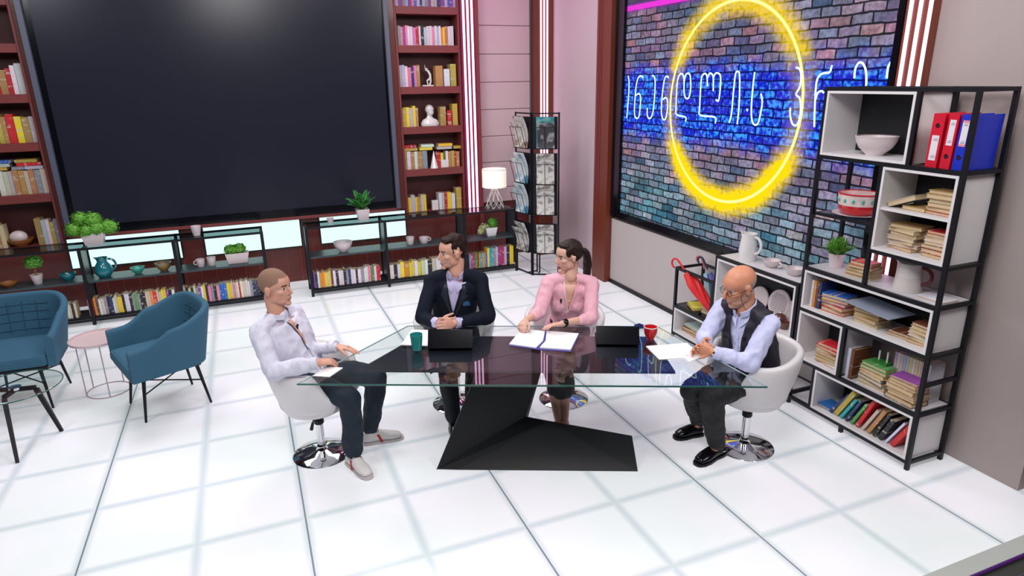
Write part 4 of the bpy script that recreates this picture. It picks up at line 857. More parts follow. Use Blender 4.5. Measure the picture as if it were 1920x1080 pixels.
t, o = rshelf_frame('tall_shelving_unit', 2.4, 3.4, [(2.4, 0, 2.327), (3.4, 0, 2.327), (2.735, 1.885, 2.303), (2.905, 1.10, 1.858), (2.995, .39, .765), (3.195, .064, .375), (2.91, 0, .04)], [(2.4, 0, 2.327), (3.4, 0, 2.327), (2.735, 1.885, 2.303), (2.905, 1.10, 1.858)],
    [(2.315, 2.4, 3.4, (2.4, 3.4, 2.735)), (1.872, 2.4, 3.4, (2.4, 3.4)), (1.325, 2.4, 2.905, (2.4,)), (1.082, 2.4, 3.4, (2.4, 3.4)), (.772, 2.4, 3.4, (2.4, 3.4)), (.382, 2.4, 3.4, (2.4, 3.4)), (.052, 2.4, 3.4, (2.4, 3.4)), (.585, 2.4, 2.995, (2.4,))],
    'tall black-framed shelving with white boxes against the right wall', 2.33)
wbox(t, o, 2.75, 3.387, 1.886, 2.302); wbox(t, o, 2.414, 2.890, 1.338, 1.858, div=1.602); wbox(t, o, 2.414, 3.387, .786, 1.069); wbox(t, o, 3.009, 3.387, .396, .759); wbox(t, o, 2.414, 3.182, .066, .369)
def board(y0, y1, z, m='white', n='shelf_board', x0=XF+.013, x1=XB-.013): MB().bb((x0-o.x, y0-o.y, z-.010), (x1-o.x, y1-o.y, z)).build(n, m, t, smooth=0)
board(2.413, 2.72, 1.884, 'black'); board(2.918, 3.387, 1.49, 'shelfglass', 'glass_shelf'); board(2.413, 3.387, 1.098, 'greyboard'); board(2.413, 2.98, .398, 'greyboard'); board(3.209, 3.387, .068, 'greyboard')
MB().bb((XF-o.x, 2.918-o.y, 1.484-.012), (XF-o.x+.012, 3.387-o.y, 1.49)).build('rail', 'black', t, smooth=0)
TS, OS = t, o
t, o = rshelf_frame('low_box_unit', 3.425, 4.345, [(4.345, .0, .945), (3.438, .0, .945)], [(4.345, .0, .945), (3.438, .0, .945)], [(.935, 3.438, 4.345, (3.438, 4.345)), (.478, 3.438, 4.345, (3.438, 4.345)), (.052, 3.438, 4.345, (3.438, 4.345))], 'low black-framed unit with one large white box, behind the bald man', .94)
wbox(t, o, 3.452, 4.331, .492, .922); board(3.452, 4.331, .947, 'white'); board(3.452, 4.331, .066, 'greyboard')
t, o = rshelf_frame('umbrella_stand', 4.37, 4.90, [(4.90, 0, .70), (4.372, 0, .70)], [(4.90, 0, .70), (4.372, 0, .70)], [(.69, 4.372, 4.90, (4.372, 4.90)), (.315, 4.372, 4.90, (4.372, 4.90)), (.045, 4.372, 4.90, (4.372, 4.90))], 'small black frame holding umbrellas over a white book box, left of the low box unit', .7)
wbox(t, o, 4.386, 4.886, .058, .300, back='greyboard'); board(4.386, 4.886, .328, 'shelfglass', 'glass_shelf')
# big bowls, crockery -------------------------------------------------------
XM = (XF+XB)/2
def fy(px, py, X=XM): return ax(px, py, X).y
bowl((XM-.02, fy(1640, 285, XM-.02), 1.903), .125, .118, 'pinkceram', 'large white bowl in the top white box of the tall shelving', foot=.42)
M['whpat'] = mat('patterned_glaze', (.72, .60, .58), .25, cvar=.35, bscale=22)
yb_ = fy(1607, 400, XM)
MB().lathe([(.09, 0), (.155, .014), (.158, .018), (.09, .008)], (XM, yb_, 1.491), 36).build('plate', 'pinkceram', smooth=50); tag(col.objects[-1], 'pale plate beneath the red patterned bowl on the glass shelf', 'plate')
t = empty('bowl', (XM, yb_, 1.501), 0, 'red bowl with a white floral band on the glass shelf', 'bowl')
MB().lathe([(.085, 0), (.118, .03), (.125, .065)], n=36).build('lower_body', 'redc', t, smooth=50)
MB().lathe([(.125, .066), (.131, .14), (.123, .14), (.115, .066)], n=36, caps=False).build('floral_band', 'whpat', t, smooth=50)
for k in range(14): a = 2*math.pi*k/14; MB().ball((.1295*math.cos(a), .1295*math.sin(a), .10), (.004, .010, .014), 8, 6, R=Matrix.Rotation(a, 3, 'Z')).build('painted_flower', 'tealg', t)
MB().lathe([(.131, .138), (.134, .138), (.134, .146), (.123, .146), (.123, .138)], n=36, caps=False).build('rim', 'redc', t)
yy = fy(1566, 500, XM); t = empty('potted_grass', (XM, yy, 1.099), 0, 'small tufted green plant in a white pot on the tall shelving', 'plant'); pot(t, .042, .056, .10, 'pinkceram')
gb = MB(); r_ = random.Random(9)
for k in range(260):
    a = r_.uniform(0, 6.28); e_ = r_.uniform(.35, 1.5); Lg = r_.uniform(.06, .13); c_ = V((r_.uniform(-.03, .03), r_.uniform(-.03, .03), .09)); d = V((math.cos(a)*math.cos(e_), math.sin(a)*math.cos(e_), math.sin(e_))); s_ = d.cross(V((0, 0, 1))).normalized()*.005
    gb.add([c_-s_, c_+s_, c_+d*Lg+s_*.8+V((0, 0, .0)), c_+d*Lg*1.08, c_+d*Lg-s_*.8], [(0, 1, 2, 3, 4)])
gb.build('grass_tuft', 'leaf', t)
M['jugpat'] = mat('grey_banded_glaze', (.62, .56, .56), .35, cvar=.3, bscale=14, stretch=(.1, .1, 6))
jug((XM-.02, fy(1700, 545, XM-.02), 1.099), .088, .175, 'jugpat', 'grey banded tankard with a dark red handle on the tall shelving', -math.pi/2+.2, prof=[(1, 0), (.96, .1), (.86, .5), (.8, .9), (.8, 1)], name='tankard', cat='jug')
k_ = [c for c in children(col.objects[-1].parent) if c.name.startswith('handle')][0]; k_.data.materials.clear(); k_.data.materials.append(mat('dark_red_handle', (.12, .02, .03), .3)); tag(k_, 'dark red handle')
jug((XM-.04, fy(1400, 492, XM-.04), .948), .088, .225, 'ceram', 'tall white pitcher on top of the low box unit', -math.pi/2+.15, prof=[(.78, 0), (.80, .15), (.82, .4), (.74, .7), (.66, .85), (.74, 1)], name='pitcher', cat='pitcher')
cup((XM-.02, fy(1446, 505, XM-.02), .948), .066, .062, 'pinkceram', 'wide white teacup on the low box unit, nearer the pitcher', .03, -math.pi/2+.2, taper=.42, name='teacup')
cup((XM-.03, fy(1489, 521, XM-.03), .948), .066, .062, 'pinkceram', 'wide white teacup on the low box unit, next to the tall shelving', .03, -math.pi/2+.6, taper=.42, name='teacup')
# discs standing inside the low box
for py_, zc_, rr, lab, pat in [(fy(1424, 560, XB-.06), .62, .10, 'plain white round plate standing behind the bald man\'s head', 0), (fy(1460, 565, XB-.07), .64, .118, 'white perforated round plate standing in the low box unit', 1), (fy(1492, 580, XB-.06), .62, .10, 'white round plate standing at the right end of the low box', 0)]:
    R = Matrix.Rotation(-math.pi/2+.18, 3, 'Y'); b = MB().lathe([(rr, 0), (rr, .008), (rr*.96, .014)], n=40, R=R); t = empty('standing_plate', (XB-.055, py_, .509+rr*.99), 0, lab, 'plate', None); b.build('plate_body', 'pinkceram', t, smooth=40)
    if pat:
        db = MB()
        for i in range(-6, 7):
            for j in range(-6, 7):
                if i*i+j*j <= 34: db.lathe([(.0045, .0142), (.0045, .0152)], n=6, R=Matrix.Rotation(-math.pi/2+.18, 3, 'Y') @ Matrix.Translation((i*.015, j*.015, 0)).to_3x3() if False else R, c=R @ V((i*.015, j*.015, 0)))
        db.build('perforations', mat('hole_grey', (.16, .15, .18), .6), t)
t = empty('teapot', (XM, fy(1462, 600, XM), .509), 0, 'small brown glass teapot in the low box unit, behind the bald man', 'teapot'); 
M['brglass'] = mat('brown_glass', (.12, .04, .03), .12, coat=.5)
MB().lathe([(.035, 0), (.055, .02), (.058, .045), (.04, .075), (.02, .085)], n=24).build('pot_body', 'brglass', t, smooth=60); MB().ball((0, 0, .092), .012).build('lid_knob', 'chrome', t); MB().tube([(-.0, .052, .03), (0, .075, .045), (0, .09, .07)], [.012, .008, .006], 8).build('spout', 'brglass', t)
p = ax(1475, 612, XM); t = cup((XM-.05, p.y-.02, .509), .045, .055, 'brglass', 'brown glass cup in the low box unit, right of the teapot', .022, 1.2)
# books on the glass of the umbrella unit
YU = 4.62
def flat(X, Y, z, dims, rz, code, label, parts=True, grp='books on the right-hand shelving', tilt=0):
    return lying(X, Y, z, dims, rz, code, label, grp, parts, tilt)
flat(XM-.02, 4.74, .329, (.20, .13, .022), 1.2, 'y', 'yellow book lying on the glass under the umbrellas'); flat(XM, 4.52, .329, (.19, .13, .05), 1.6, 'w', 'white box-like book lying on the glass, right of the yellow one')
flat(XM-.02, 4.72, .075, (.24, .17, .022), 1.5, 'a', 'tan book at the bottom left of the umbrella unit box'); flat(XM-.02, 4.70, .0975, (.24, .17, .03), 1.62, 'd', 'dark book on the tan one in the umbrella unit box'); flat(XM, 4.50, .075, (.20, .15, .035), 1.5, 'c', 'cream book at the bottom right of the umbrella unit box'); flat(XM-.01, 4.71, .128, (.23, .16, .018), 1.5, 'w', 'white book topmost in the umbrella unit box')
# umbrellas
def umbrella(h, e, cols, label, crook_r=.045, fold=.035, crook=None):
    """h: top of shaft, e: ferrule end"""
    h, e = V(h), V(e); t = empty('umbrella', e, 0, label, 'umbrella', 'umbrellas in the black frame'); d = (h-e).normalized(); L_ = (h-e).length; side = V((-.25, 1, 0)) - d*V((-.25, 1, 0)).dot(d); side.normalize()
    pts = [h-d*.10]+[h+d*(crook_r*math.sin(a))+side*(crook_r*(1-math.cos(a))) for a in [math.pi*1.15*k/10 for k in range(11)]]
    MB().tube(pts, .009, 8).build('crook_handle', cols[0], t, world=True)
    a = e+d*.02; n = 14; vs = []; fs = []; K = 16
    for i in range(n+1):
        s = i/n; c = e+d*(.02+(L_-.16)*s); r0 = .010+fold*math.sin(min(1, s*1.25)*math.pi*.55)**.8*(1-.55*max(0, s-.75)/.25)
        q = d.cross(side)
        for k in range(K): an = 2*math.pi*k/K+s*1.5; rr = r0*(1+.22*(k % 2)); vs.append(c+side*rr*math.cos(an)+q*rr*math.sin(an))
    for i in range(n):
        for k in range(K): fs.append((i*K+k, i*K+(k+1) % K, (i+1)*K+(k+1) % K, (i+1)*K+k))
    fs += [tuple(range(K-1, -1, -1)), tuple(n*K+k for k in range(K))]
    MB().add(vs, fs).build('folded_canopy', cols[1], t, world=True, smooth=25); MB().tube([e, e+d*.03], [.004, .006], 6).build('ferrule', 'black', t, world=True)
M['umbred'] = mat('umbrella_red', (.72, .015, .02), .5, bump=.05); M['umbnavy'] = mat('umbrella_navy_white', (.10, .10, .34), .5, cvar=.95, bscale=14); M['umbteal'] = mat('umbrella_teal_white', (.30, .55, .60), .5, cvar=.6, bscale=12)
M['pinkh'] = mat('pale_red_handle', (.60, .16, .16), .4); M['navyh'] = mat('navy_handle', (.02, .02, .07), .3)
hR = ax(1276, 498, XF-.02); eR = ax(1338, 574, XF+.10); 
umbrella(ax(1272, 489, XF-.03), (XF+.10, 4.42, .345), ('umbred', 'umbred'), 'red umbrella with a red crook handle leaning in the black frame', fold=.042)
umbrella((XF+.15, 4.72, .80), (XB-.06, 4.44, .345), ('navyh', 'umbnavy'), 'navy and white patterned umbrella with a dark crook handle', .032, .03)
umbrella((XF+.20, 4.80, .78), (XB-.05, 4.62, .345), ('pinkh', 'umbteal'), 'pale teal and white umbrella with a pale red crook handle', .032, .026)
# binders
M['bred'] = mat('binder_red', (.62, .01, .035), .35); M['bblue'] = mat('binder_blue', (.012, .03, .50), .35); M['lab'] = mat('binder_label', (.75, .70, .76), .5); M['lgrey'] = mat('label_print', (.25, .22, .3), .5); M['pinkl'] = mat('label_band', (.8, .25, .28), .5)
def binder(y, m, ringz, labz, label, tilt=0, wd=.065, band=False):
    t = empty('ring_binder', (XF+.015, y, 1.8845), 0, label, 'binder', 'ring binders on the top shelf'); t.rotation_euler = (tilt, 0, 0)
    b = MB(); b.bb((0, -wd/2, 0), (.004, wd/2, .30)).bb((.004, -wd/2, 0), (.26, -wd/2+.003, .30)).bb((.004, wd/2-.003, 0), (.26, wd/2, .30)); b.build('cover', m, t, smooth=0)
    MB().bb((.03, -wd/2+.006, .004), (.245, wd/2-.006, .285)).build('paper_block', 'paper', t, smooth=0)
    MB().bb((-.0012, -wd*.3, labz), (-.0002, wd*.3, labz+.14)).build('spine_label', 'lab', t, smooth=0)
    for zz in (.016, .112): MB().bb((-.0018, -wd*.22, labz+zz), (-.0013, wd*.18, labz+zz+.004)).bb((-.0018, -wd*.22, labz+zz+.009), (-.0013, wd*.10, labz+zz+.012)).build('label_print', 'lgrey', t, smooth=0)
    if band: MB().bb((-.0018, -wd*.3, labz), (-.0013, wd*.3, labz+.012)).bb((-.0018, -wd*.3, labz+.128), (-.0013, wd*.3, labz+.14)).build('label_band', 'pinkl', t, smooth=0)
    R = Matrix.Rotation(-math.pi/2, 3, 'Y'); MB().lathe([(.013, 0), (.013, .002), (.008, .002), (.008, 0)], (-.0002, 0, ringz), 18, R=R, caps=False).build('finger_ring', 'chrome', t); MB().lathe([(.008, 0), (.008, .0008)], (-.0002, 0, ringz), 14, R=R).build('finger_hole', 'dark', t)
b1, b2_, b3 = fy(1745, 305, XF+.015), fy(1784, 310, XF+.015), fy(1806, 312, XF+.015)
binder(b1, 'bred', .235, .04, 'red ring binder standing leftmost on the top shelf', .02, .07); binder(b1-.082, 'bred', .07, .13, 'red ring binder between another red and a blue one', .03, .058); binder(b1-.155, 'bblue', .07, .13, 'blue ring binder with a white label on the top shelf', .03, .06, True)
# old books ---------------------------------------------------------------
G2 = 'old books in the tall shelving'
def stack(X, Y, z, items, place, rz=0.0):
    """items bottom to top: (code, L, D, T, dr)"""
    for i, it in enumerate(items):
        c, L_, D_, T_ = it[:4]; dr = it[4] if len(it) > 4 else rnd.uniform(-.15, .15)
        nme = 'bottom' if i == 0 else ('top' if i == len(items)-1 else ORD[i+1]+' from the bottom')
        flat(X+rnd.uniform(-.006, .006), Y+rnd.uniform(-.006, .006), z, (L_, D_, T_), math.pi/2+rz+dr, c, 'worn %s book, %s, %s' % (BC[c][0], nme, place), True, G2); z += T_+.0008
    return z
A_ = .20
# box 2 upper compartment
zs = 1.611
stack(XM-.03, 2.535, zs, [('r', .19, .13, .016), ('a', .19, .13, .024), ('a', .18, .13, .026), ('c', .18, .12, .022), ('a', .19, .13, .028), ('a', .17, .12, .02)], 'in the right pile of the upper book compartment')
flat(XM-.04, 2.70, zs, (.15, .12, .024), math.pi/2, 'a', 'worn tan book lying flat between the leaning book and right pile', True, G2)
flat(XM-.05, 2.775, zs+.034, (.19, .13, .030), math.pi/2, 'c', 'worn cream book leaning aslant at the left of the upper compartment', True, G2, tilt=.38)
# lower compartment
zs = 1.355
stack(XM-.03, 2.745, zs, [('a', .19, .13, .022), ('w', .19, .13, .018), ('c', .19, .13, .02), ('w', .18, .13, .02), ('a', .19, .13, .026), ('c', .20, .14, .024), ('a', .20, .13, .022)], 'in the left pile of the lower book compartment')
stack(XM-.03, 2.52, zs, [('a', .17, .12, .02), ('r', .18, .13, .028), ('d', .18, .13, .025), ('c', .17, .12, .02), ('w', .17, .12, .024), ('a', .17, .12, .02), ('r', .15, .11, .016)], 'in the right pile of the lower book compartment')
# on z=1.1 shelf
stack(XM-.03, 3.02, 1.099, [('c', .19, .13, .02), ('a', .18, .13, .022), ('c', .17, .12, .02), ('a', .17, .12, .02), ('r', .15, .11, .022)], 'in the pile beside the tufted plant')
flat(XM-.03, 2.50, 1.099, (.18, .14, .010), math.pi/2, 'w', 'thin white booklet right of the grey tankard', True, G2)
# box 3: 0.802
zs = .803
for i, (c, dy) in enumerate([('w', 0), ('o', .022), ('d', .044), ('n', .066)]):
    put_book('book', V((XF+.10, 3.335-dy, zs)), (.018, .15, .195), Matrix.Rotation(-math.pi/2, 3, 'Z'), BC[c][1], 'upright %s book, %s from the left in the long white box' % (BC[c][0], ORD[i+1]), G2, True)
stack(XM-.05, 3.16, zs, [('r', .19, .13, .032, .05), ('r', .20, .13, .030, -.1), ('v', .19, .13, .022, .1), ('o', .19, .13, .022, .25), ('b', .19, .13, .024, .2)], 'in the red and blue pile, long white box')
zt2 = stack(XM-.04, 2.90, zs, [('c', .19, .13, .024), ('a', .19, .13, .026), ('y', .18, .12, .022), ('d', .19, .13, .024), ('c', .18, .13, .022)], 'in the middle pile of the long white box')
t = sheet_ = MB().box((XM-.06, 2.84, zt2+.013), (.24, .34, .006), rz=.12, R=Matrix.Rotation(.06, 3, 'X')).build('magazine', mat('magazine_cover_grey', (.30, .34, .44), .3), smooth=0); tag(t, 'large grey magazine draped over the middle pile, long white box', 'magazine')
stack(XM-.04, 2.66, zs, [('a', .16, .12, .018), ('d', .14, .11, .016)], 'in the low pile of the long white box')
stack(XM-.04, 2.505, zs, [('a', .17, .13, .022), ('c', .16, .12, .02), ('w', .17, .12, .024), ('a', .16, .12, .022), ('c', .16, .12, .022), ('d', .15, .12, .018)], 'in the right pile of the long white box')
# box 4
zs = .413
stack(XM-.06, 3.145, zs, [('w', .22, .14, .014), ('a', .19, .13, .03), ('c', .19, .13, .022), ('a', .18, .13, .02), ('c', .19, .13, .018), ('r', .19, .13, .022), ('r', .17, .12, .022)], 'in the pile of the small white box')
dp = MB(); b = MB().box((XB-.075, 3.115, .413+.20), (.008, .16, .27), R=Matrix.Rotation(.12, 3, 'Y')); 
pm_ = bpy.data.materials.new('dotted_card'); pm_.use_nodes = True; N, L = nt(pm_); bb_ = N['Principled BSDF']; tc = N.new('ShaderNodeTexCoord'); vo = N.new('ShaderNodeTexVoronoi'); vo.inputs['Scale'].default_value = 42; L.new(tc.outputs['Object'], vo.inputs['Vector']); rp = N.new('ShaderNodeValToRGB'); rp.color_ramp.elements[0].position = .30; rp.color_ramp.elements[0].color = (.75, .73, .74, 1); rp.color_ramp.elements[1].position = .34; rp.color_ramp.elements[1].color = (.02, .02, .02, 1); rp.color_ramp.interpolation = 'CONSTANT'; L.new(vo.outputs['Distance'], rp.inputs[0]); L.new(rp.outputs[0], bb_.inputs['Base Color'])
b = b.build('patterned_card', pm_, smooth=0); tag(b, 'black and white patterned card standing behind the small pile', 'card')
# open shelf z=.399
zs = .3995
for i, (c, dy) in enumerate([('w', 0), ('d', .028)]): put_book('book', V((XF+.11, 2.955-dy, zs)), (.022, .17, .215), Matrix.Rotation(-math.pi/2, 3, 'Z'), BC[c][1], 'upright %s book at the left end of the open shelf' % BC[c][0], G2, True)
z2 = stack(XM-.05, 2.775, zs, [('w', .21, .14, .022), ('c', .20, .14, .018), ('n', .21, .14, .030), ('c', .19, .13, .02), ('a', .20, .14, .024), ('e', .20, .14, .022), ('e', .19, .13, .02)], 'in the green-topped pile on the open shelf')
t = empty('candle_holder', (XM-.03, 2.775, z2+.001), 0, 'two thin white candles in a green holder on the book pile', 'candle holder'); MB().bb((-.03, -.05, 0), (.03, .05, .015)).build('holder', 'leafd', t, smooth=0); MB().lathe([(.006, .015), (.006, .09)], (0, -.03, 0), 10).build('candle', 'ceram', t); MB().lathe([(.006, .015), (.006, .08)], (0, .03, 0), 10).build('candle', 'ceram', t)
stack(XM-.07, 2.545, zs, [('d', .20, .14, .035), ('a', .19, .14, .022), ('c', .20, .14, .02), ('a', .20, .14, .03), ('c', .19, .13, .018), ('a', .19, .13, .02), ('v', .18, .12, .016)], 'in the right pile of the open shelf')
for i, c in enumerate('vlptsywycywl'): put_book('book', V((XB-.10, 2.70-.021*i, zs)), (.019, .13, .27), Matrix.Rotation(-math.pi/2, 3, 'Z'), tuple(.5*x+.28 for x in BC[c][1]), 'pale %s spine, %s from the left in the upright row behind the piles' % (BC[c][0], ORD[i+1]), G2)
# bottom box: leaning books
zs = .083
y = 3.13; n_ = 0
flat(XM-.05, 3.08, zs, (.20, .14, .02), math.pi/2, 'b', 'blue book lying flat at the left of the bottom box', True, G2)
for i, (c, ln, an, th) in enumerate([('n', .23, .60, .022), ('m', .26, .50, .034), ('t', .21, .50, .02), ('n', .22, .46, .02), ('e', .21, .46, .02), ('r', .25, .40, .024), ('c', .21, .46, .02), ('a', .23, .44, .026), ('k', .22, .42, .02), ('k', .19, .40, .03), ('w', .22, .50, .014), ('r', .24, .50, .032)]):
    ye = 3.02-.045*i
    R = Matrix.Rotation(-an, 3, 'X') @ Matrix.Rotation(-math.pi/2, 3, 'Z')
    put_book('book', V((XF+.11, ye+.02-.0, zs+th*.5*math.sin(an))), (th, .17, ln), Matrix.Rotation(-an*-1, 3, 'X') @ Matrix.Rotation(-math.pi/2, 3, 'Z'), BC[c][1], 'leaning %s book, %s from the left in the bottom box' % (BC[c][0], ORD[i+1]), G2, True)
# ================================================================ PEOPLE
def skin_mat(name, c, lip=None):
    return mat(name, c, .48, sss=.12, bump=.04, bscale=120)
SK = {'L': skin_mat('skin_warm', (.64, .33, .24)), 'M': skin_mat('skin_fair', (.66, .35, .26)), 'W': skin_mat('skin_light', (.70, .40, .31)), 'O': skin_mat('skin_ruddy', (.66, .28, .17))}
LIP = mat('lips', (.50, .18, .15), .45); LIPW = mat('lips_dark', (.33, .05, .06), .35); LIPO = mat('lips_pale', (.48, .17, .13), .45)
BROW = mat('eyebrow_dark', (.045, .022, .014), .8); STUB = mat('stubble', (.36, .21, .15), .7); STUBG = mat('grey_stubble', (.56, .30, .21), .7); BUZZ = mat('buzzed_hair', (.27, .15, .105), .9, bump=.4, bscale=300); GHAIR = mat('grey_hair', (.42, .33, .29), .9, bump=.3, bscale=200)
HAIRM = mat('dark_brown_hair', (.020, .008, .005), .6, spec=.2, bump=.5, bscale=60, stretch=(1, 1, 4)); HAIRW = mat('long_brown_hair', (.018, .008, .006), .45, spec=.3, bump=.35, bscale=60, stretch=(5, 5, .6))
EYEW = mat('eye_white', (.75, .72, .70), .25); IRIS = mat('iris_dark', (.02, .012, .008), .15)
def clothmat(n, c, r=.75, st=.25): return mat(n, c, r, bump=st, bscale=9, cvar=.06)
def remesh(mb, name, voxel, mats, parent, smooth=3, disp=0, dscale=9, classify=None, cut=None, seed=0):
    tmp = mb.build('tmp_shape', mats[0], None, smooth=0, origin=False)
    md = tmp.modifiers.new('r', 'REMESH'); md.mode = 'VOXEL'; md.voxel_size = voxel; md.use_smooth_shade = True
    if smooth: ms = tmp.modifiers.new('s', 'SMOOTH'); ms.factor = .5; ms.iterations = smooth
    dg = bpy.context.evaluated_depsgraph_get(); dg.update(); ev = tmp.evaluated_get(dg); me = bpy.data.meshes.new_from_object(ev, depsgraph=dg)
    old = tmp.data; bpy.data.objects.remove(tmp); bpy.data.meshes.remove(old)
    me.name = name; me.materials.clear()
    for m in mats: me.materials.append(M[m] if isinstance(m, str) else m)
    bm = bmesh.new(); bm.from_mesh(me); bm.normal_update()
    if disp:
        off = [(v, noise.fractal(V((v.co.x*dscale+seed, v.co.y*dscale, v.co.z*dscale*.75)), 1.0, 2.0, 3)*disp) for v in bm.verts]
        ridge = [(v, -abs(noise.noise(V((v.co.x*dscale*1.6+seed, v.co.y*dscale*1.6, v.co.z*dscale*.9))))*disp*1.3) for v in bm.verts]
        for (v, d), (_, d2) in zip(off, ridge): v.co += v.normal*(d+d2)
    if cut: bmesh.ops.delete(bm, geom=[f for f in bm.faces if cut(f.calc_center_median())], context='FACES')
    if cut:
        bv = [v for v in bm.verts if v.is_boundary]
        for _ in range(14):
            new = []
            for v in bv:
                nb = [e.other_vert(v) for e in v.link_edges if e.is_boundary]
                if len(nb) == 2: new.append((v, v.co*.4+(nb[0].co+nb[1].co)*.3))
            for v, c_ in new: v.co = c_
    for f in bm.faces:
        f.smooth = True; f.material_index = classify(f.calc_center_median()) if classify else 0
    lo = parent_loc(parent)
    for v in bm.verts: v.co -= lo
    bm.to_mesh(me); bm.free()
    o = bpy.data.objects.new(name, me); col.objects.link(o); o.parent = parent; return o
def limb(mb, pts, rad, ref, n=18, sub=4, roundend=True):
    """catmull-rom loft with rounded ends; rad: scalars or (a,b); a along ref"""
    pts = [V(p) for p in pts]; rad = [(r, r) if not isinstance(r, tuple) else r for r in rad]
    P = cr_pts(pts, sub) if len(pts) > 2 else [pts[0].lerp(pts[1], k/4) for k in range(5)]
    N_ = len(P); Rr = []
    for i in range(N_):
        s = i/(N_-1)*(len(pts)-1); k = min(len(pts)-2, int(s)); f = s-k; f = f*f*(3-2*f)
        Rr.append((rad[k][0]*(1-f)+rad[k+1][0]*f, rad[k][1]*(1-f)+rad[k+1][1]*f))
    if roundend:
        d0 = (P[0]-P[1]).normalized(); d1 = (P[-1]-P[-2]).normalized(); a0, a1 = Rr[0], Rr[-1]; pre = []; post = []; pr = []; po = []
        for an in (80, 60, 35): 
            c_, s_ = math.cos(math.radians(an)), math.sin(math.radians(an)); m0 = min(a0); m1 = min(a1)
            pre.append(P[0]+d0*m0*s_*.9); pr.append((a0[0]*c_, a0[1]*c_)); post.insert(0, P[-1]+d1*m1*s_*.9); po.insert(0, (a1[0]*c_, a1[1]*c_))
        P = pre+P+post; Rr = pr+Rr+po
    return mb.tube(P, Rr, n, ref=ref)
def hand(mb, W, D, Nn, thumb, curl=(.5, .5, .5, .5), spread=.0, sc=1.0, tcurl=.3):
    W, D, Nn = V(W), V(D).normalized(), V(Nn); Nn = (Nn-D*Nn.dot(D)).normalized(); A = D.cross(Nn)*thumb      # A points to the thumb side
    limb(mb, [W-D*.01, W+D*.03*sc, W+D*.075*sc], [(.024*sc, .017*sc), (.034*sc, .017*sc), (.040*sc, .014*sc)], A, 14)
    for i, (of, L_) in enumerate([(.031, .070), (.0105, .079), (-.0105, .073), (-.0305, .057)]):
        b = W+D*(.078-.004*abs(i-1.2))*sc+A*of*sc; d = (D+A*spread*(1.5-i)*.35).normalized(); pts = [b-d*.015]; r = .0085 if i < 3 else .0075; ax_ = d.cross(Nn)
        p = b; pts.append(p)
        for k, fr in enumerate((.45, .31, .24)):
            d = (Matrix.Rotation(curl[i]*(.9 if k == 0 else 1.1), 3, ax_) @ d).normalized(); p = p+d*L_*fr*1.05*sc; pts.append(p)
        mb.tube(pts, [r*sc*q for q in (1.0, 1.05, 1.0, .92, .78)], 10); mb.ball(pts[-1], r*.80*sc, 8, 6)
        for q in pts[1:-1]: mb.ball(q, r*1.04*sc, 8, 6)
    b = W+D*.022*sc+A*.022*sc; d = (D*.72+A*.62+Nn*.25).normalized(); p1 = b+d*.038*sc; ax_ = A.cross(D)*-1
    d2 = (d+(-A*.35+D*.2+Nn*.25)*tcurl*2).normalized(); p2 = p1+d2*.030*sc; p3 = p2+d2*.022*sc
    mb.tube([b-d*.01, b, p1, p2, p3], [.012*sc, .0135*sc, .0105*sc, .0098*sc, .008*sc], 10); mb.ball(p3, .0082*sc, 8, 6); mb.ball(p1, .0108*sc, 8, 6)
class Head:
    def __init__(s, c, fwd, up=(0, 0, 1), sc=1.0):
        s.c = V(c); s.F = V(fwd).normalized(); U = V(up); s.U = (U-s.F*U.dot(s.F)).normalized(); s.L = s.U.cross(s.F); s.s = sc
        s.R = Matrix((s.F, s.L, s.U)).transposed()
    def p(s, x, y, z): return s.c+(s.F*x+s.L*y+s.U*z)*s.s
    def loc(s, v): d = (v-s.c)/s.s; return d.dot(s.F), d.dot(s.L), d.dot(s.U)
    def b(s, mb, x, y, z, r, n=18, m=12): return mb.ball(s.p(x, y, z), tuple(q*s.s for q in r), n, m, R=s.R)
def build_head(mb, h, neck, fem=False, jaw=1.0, nose=1.0, ear=1.0):
    f = .94 if fem else 1.0
    h.b(mb, -.012, 0, .035, (.099, .077, .088), 24, 16); h.b(mb, .028, 0, .035, (.066, .067, .064), 20, 12)
    h.b(mb, .030, 0, -.030, (.062, .059*f, .080), 20, 14)
    h.b(mb, .030, 0, -.078, (.056*f, .050*f*jaw, .034*jaw), 18, 12); h.b(mb, .072, 0, -.102, (.019, .024*f, .017)); 
    for s in (-1, 1):
        h.b(mb, .002, s*.046*f, -.056, (.042, .018, .036)); h.b(mb, .053, s*.038*f, -.022, (.026, .022, .022))
        h.b(mb, .084, s*.012, -.036, (.010, .0085, .0075))
        h.b(mb, -.006, s*.079, -.006, (.020*ear, .0065, .031*ear), 14, 10); h.b(mb, -.012, s*.083, .006, (.013*ear, .006, .016*ear), 12, 8)
        mb.tube([h.p(.083, s*.010, .019), h.p(.080, s*.030, .023), h.p(.066, s*.047, .018)], [.0085*h.s, .0085*h.s, .006*h.s], 10)
    mb.tube([h.p(.083, 0, .014), h.p(.096*nose, 0, -.008), h.p(.108*nose, 0, -.031)], [(.0075*h.s, .009*h.s), (.0085*h.s, .010*h.s), (.0105*h.s, .0095*h.s)], 12); h.b(mb, .104*nose, 0, -.034, (.011, .0115, .009))
    h.b(mb, .0865, 0, -.0635, (.0095, .023*f, .0058)); h.b(mb, .085, 0, -.0745, (.0095, .0195*f, .0062)); h.b(mb, .076, 0, -.058, (.014, .028, .016))
    nb = V(neck); limb(mb, [nb-V((0, 0, .03)), nb.lerp(h.p(-.030, 0, -.085), .5), h.p(-.030, 0, -.06)], [(.055, .053) if not fem else (.044, .045), (.056, .056) if not fem else (.043, .045), (.055, .055) if not fem else (.045, .048)], h.L, 18)
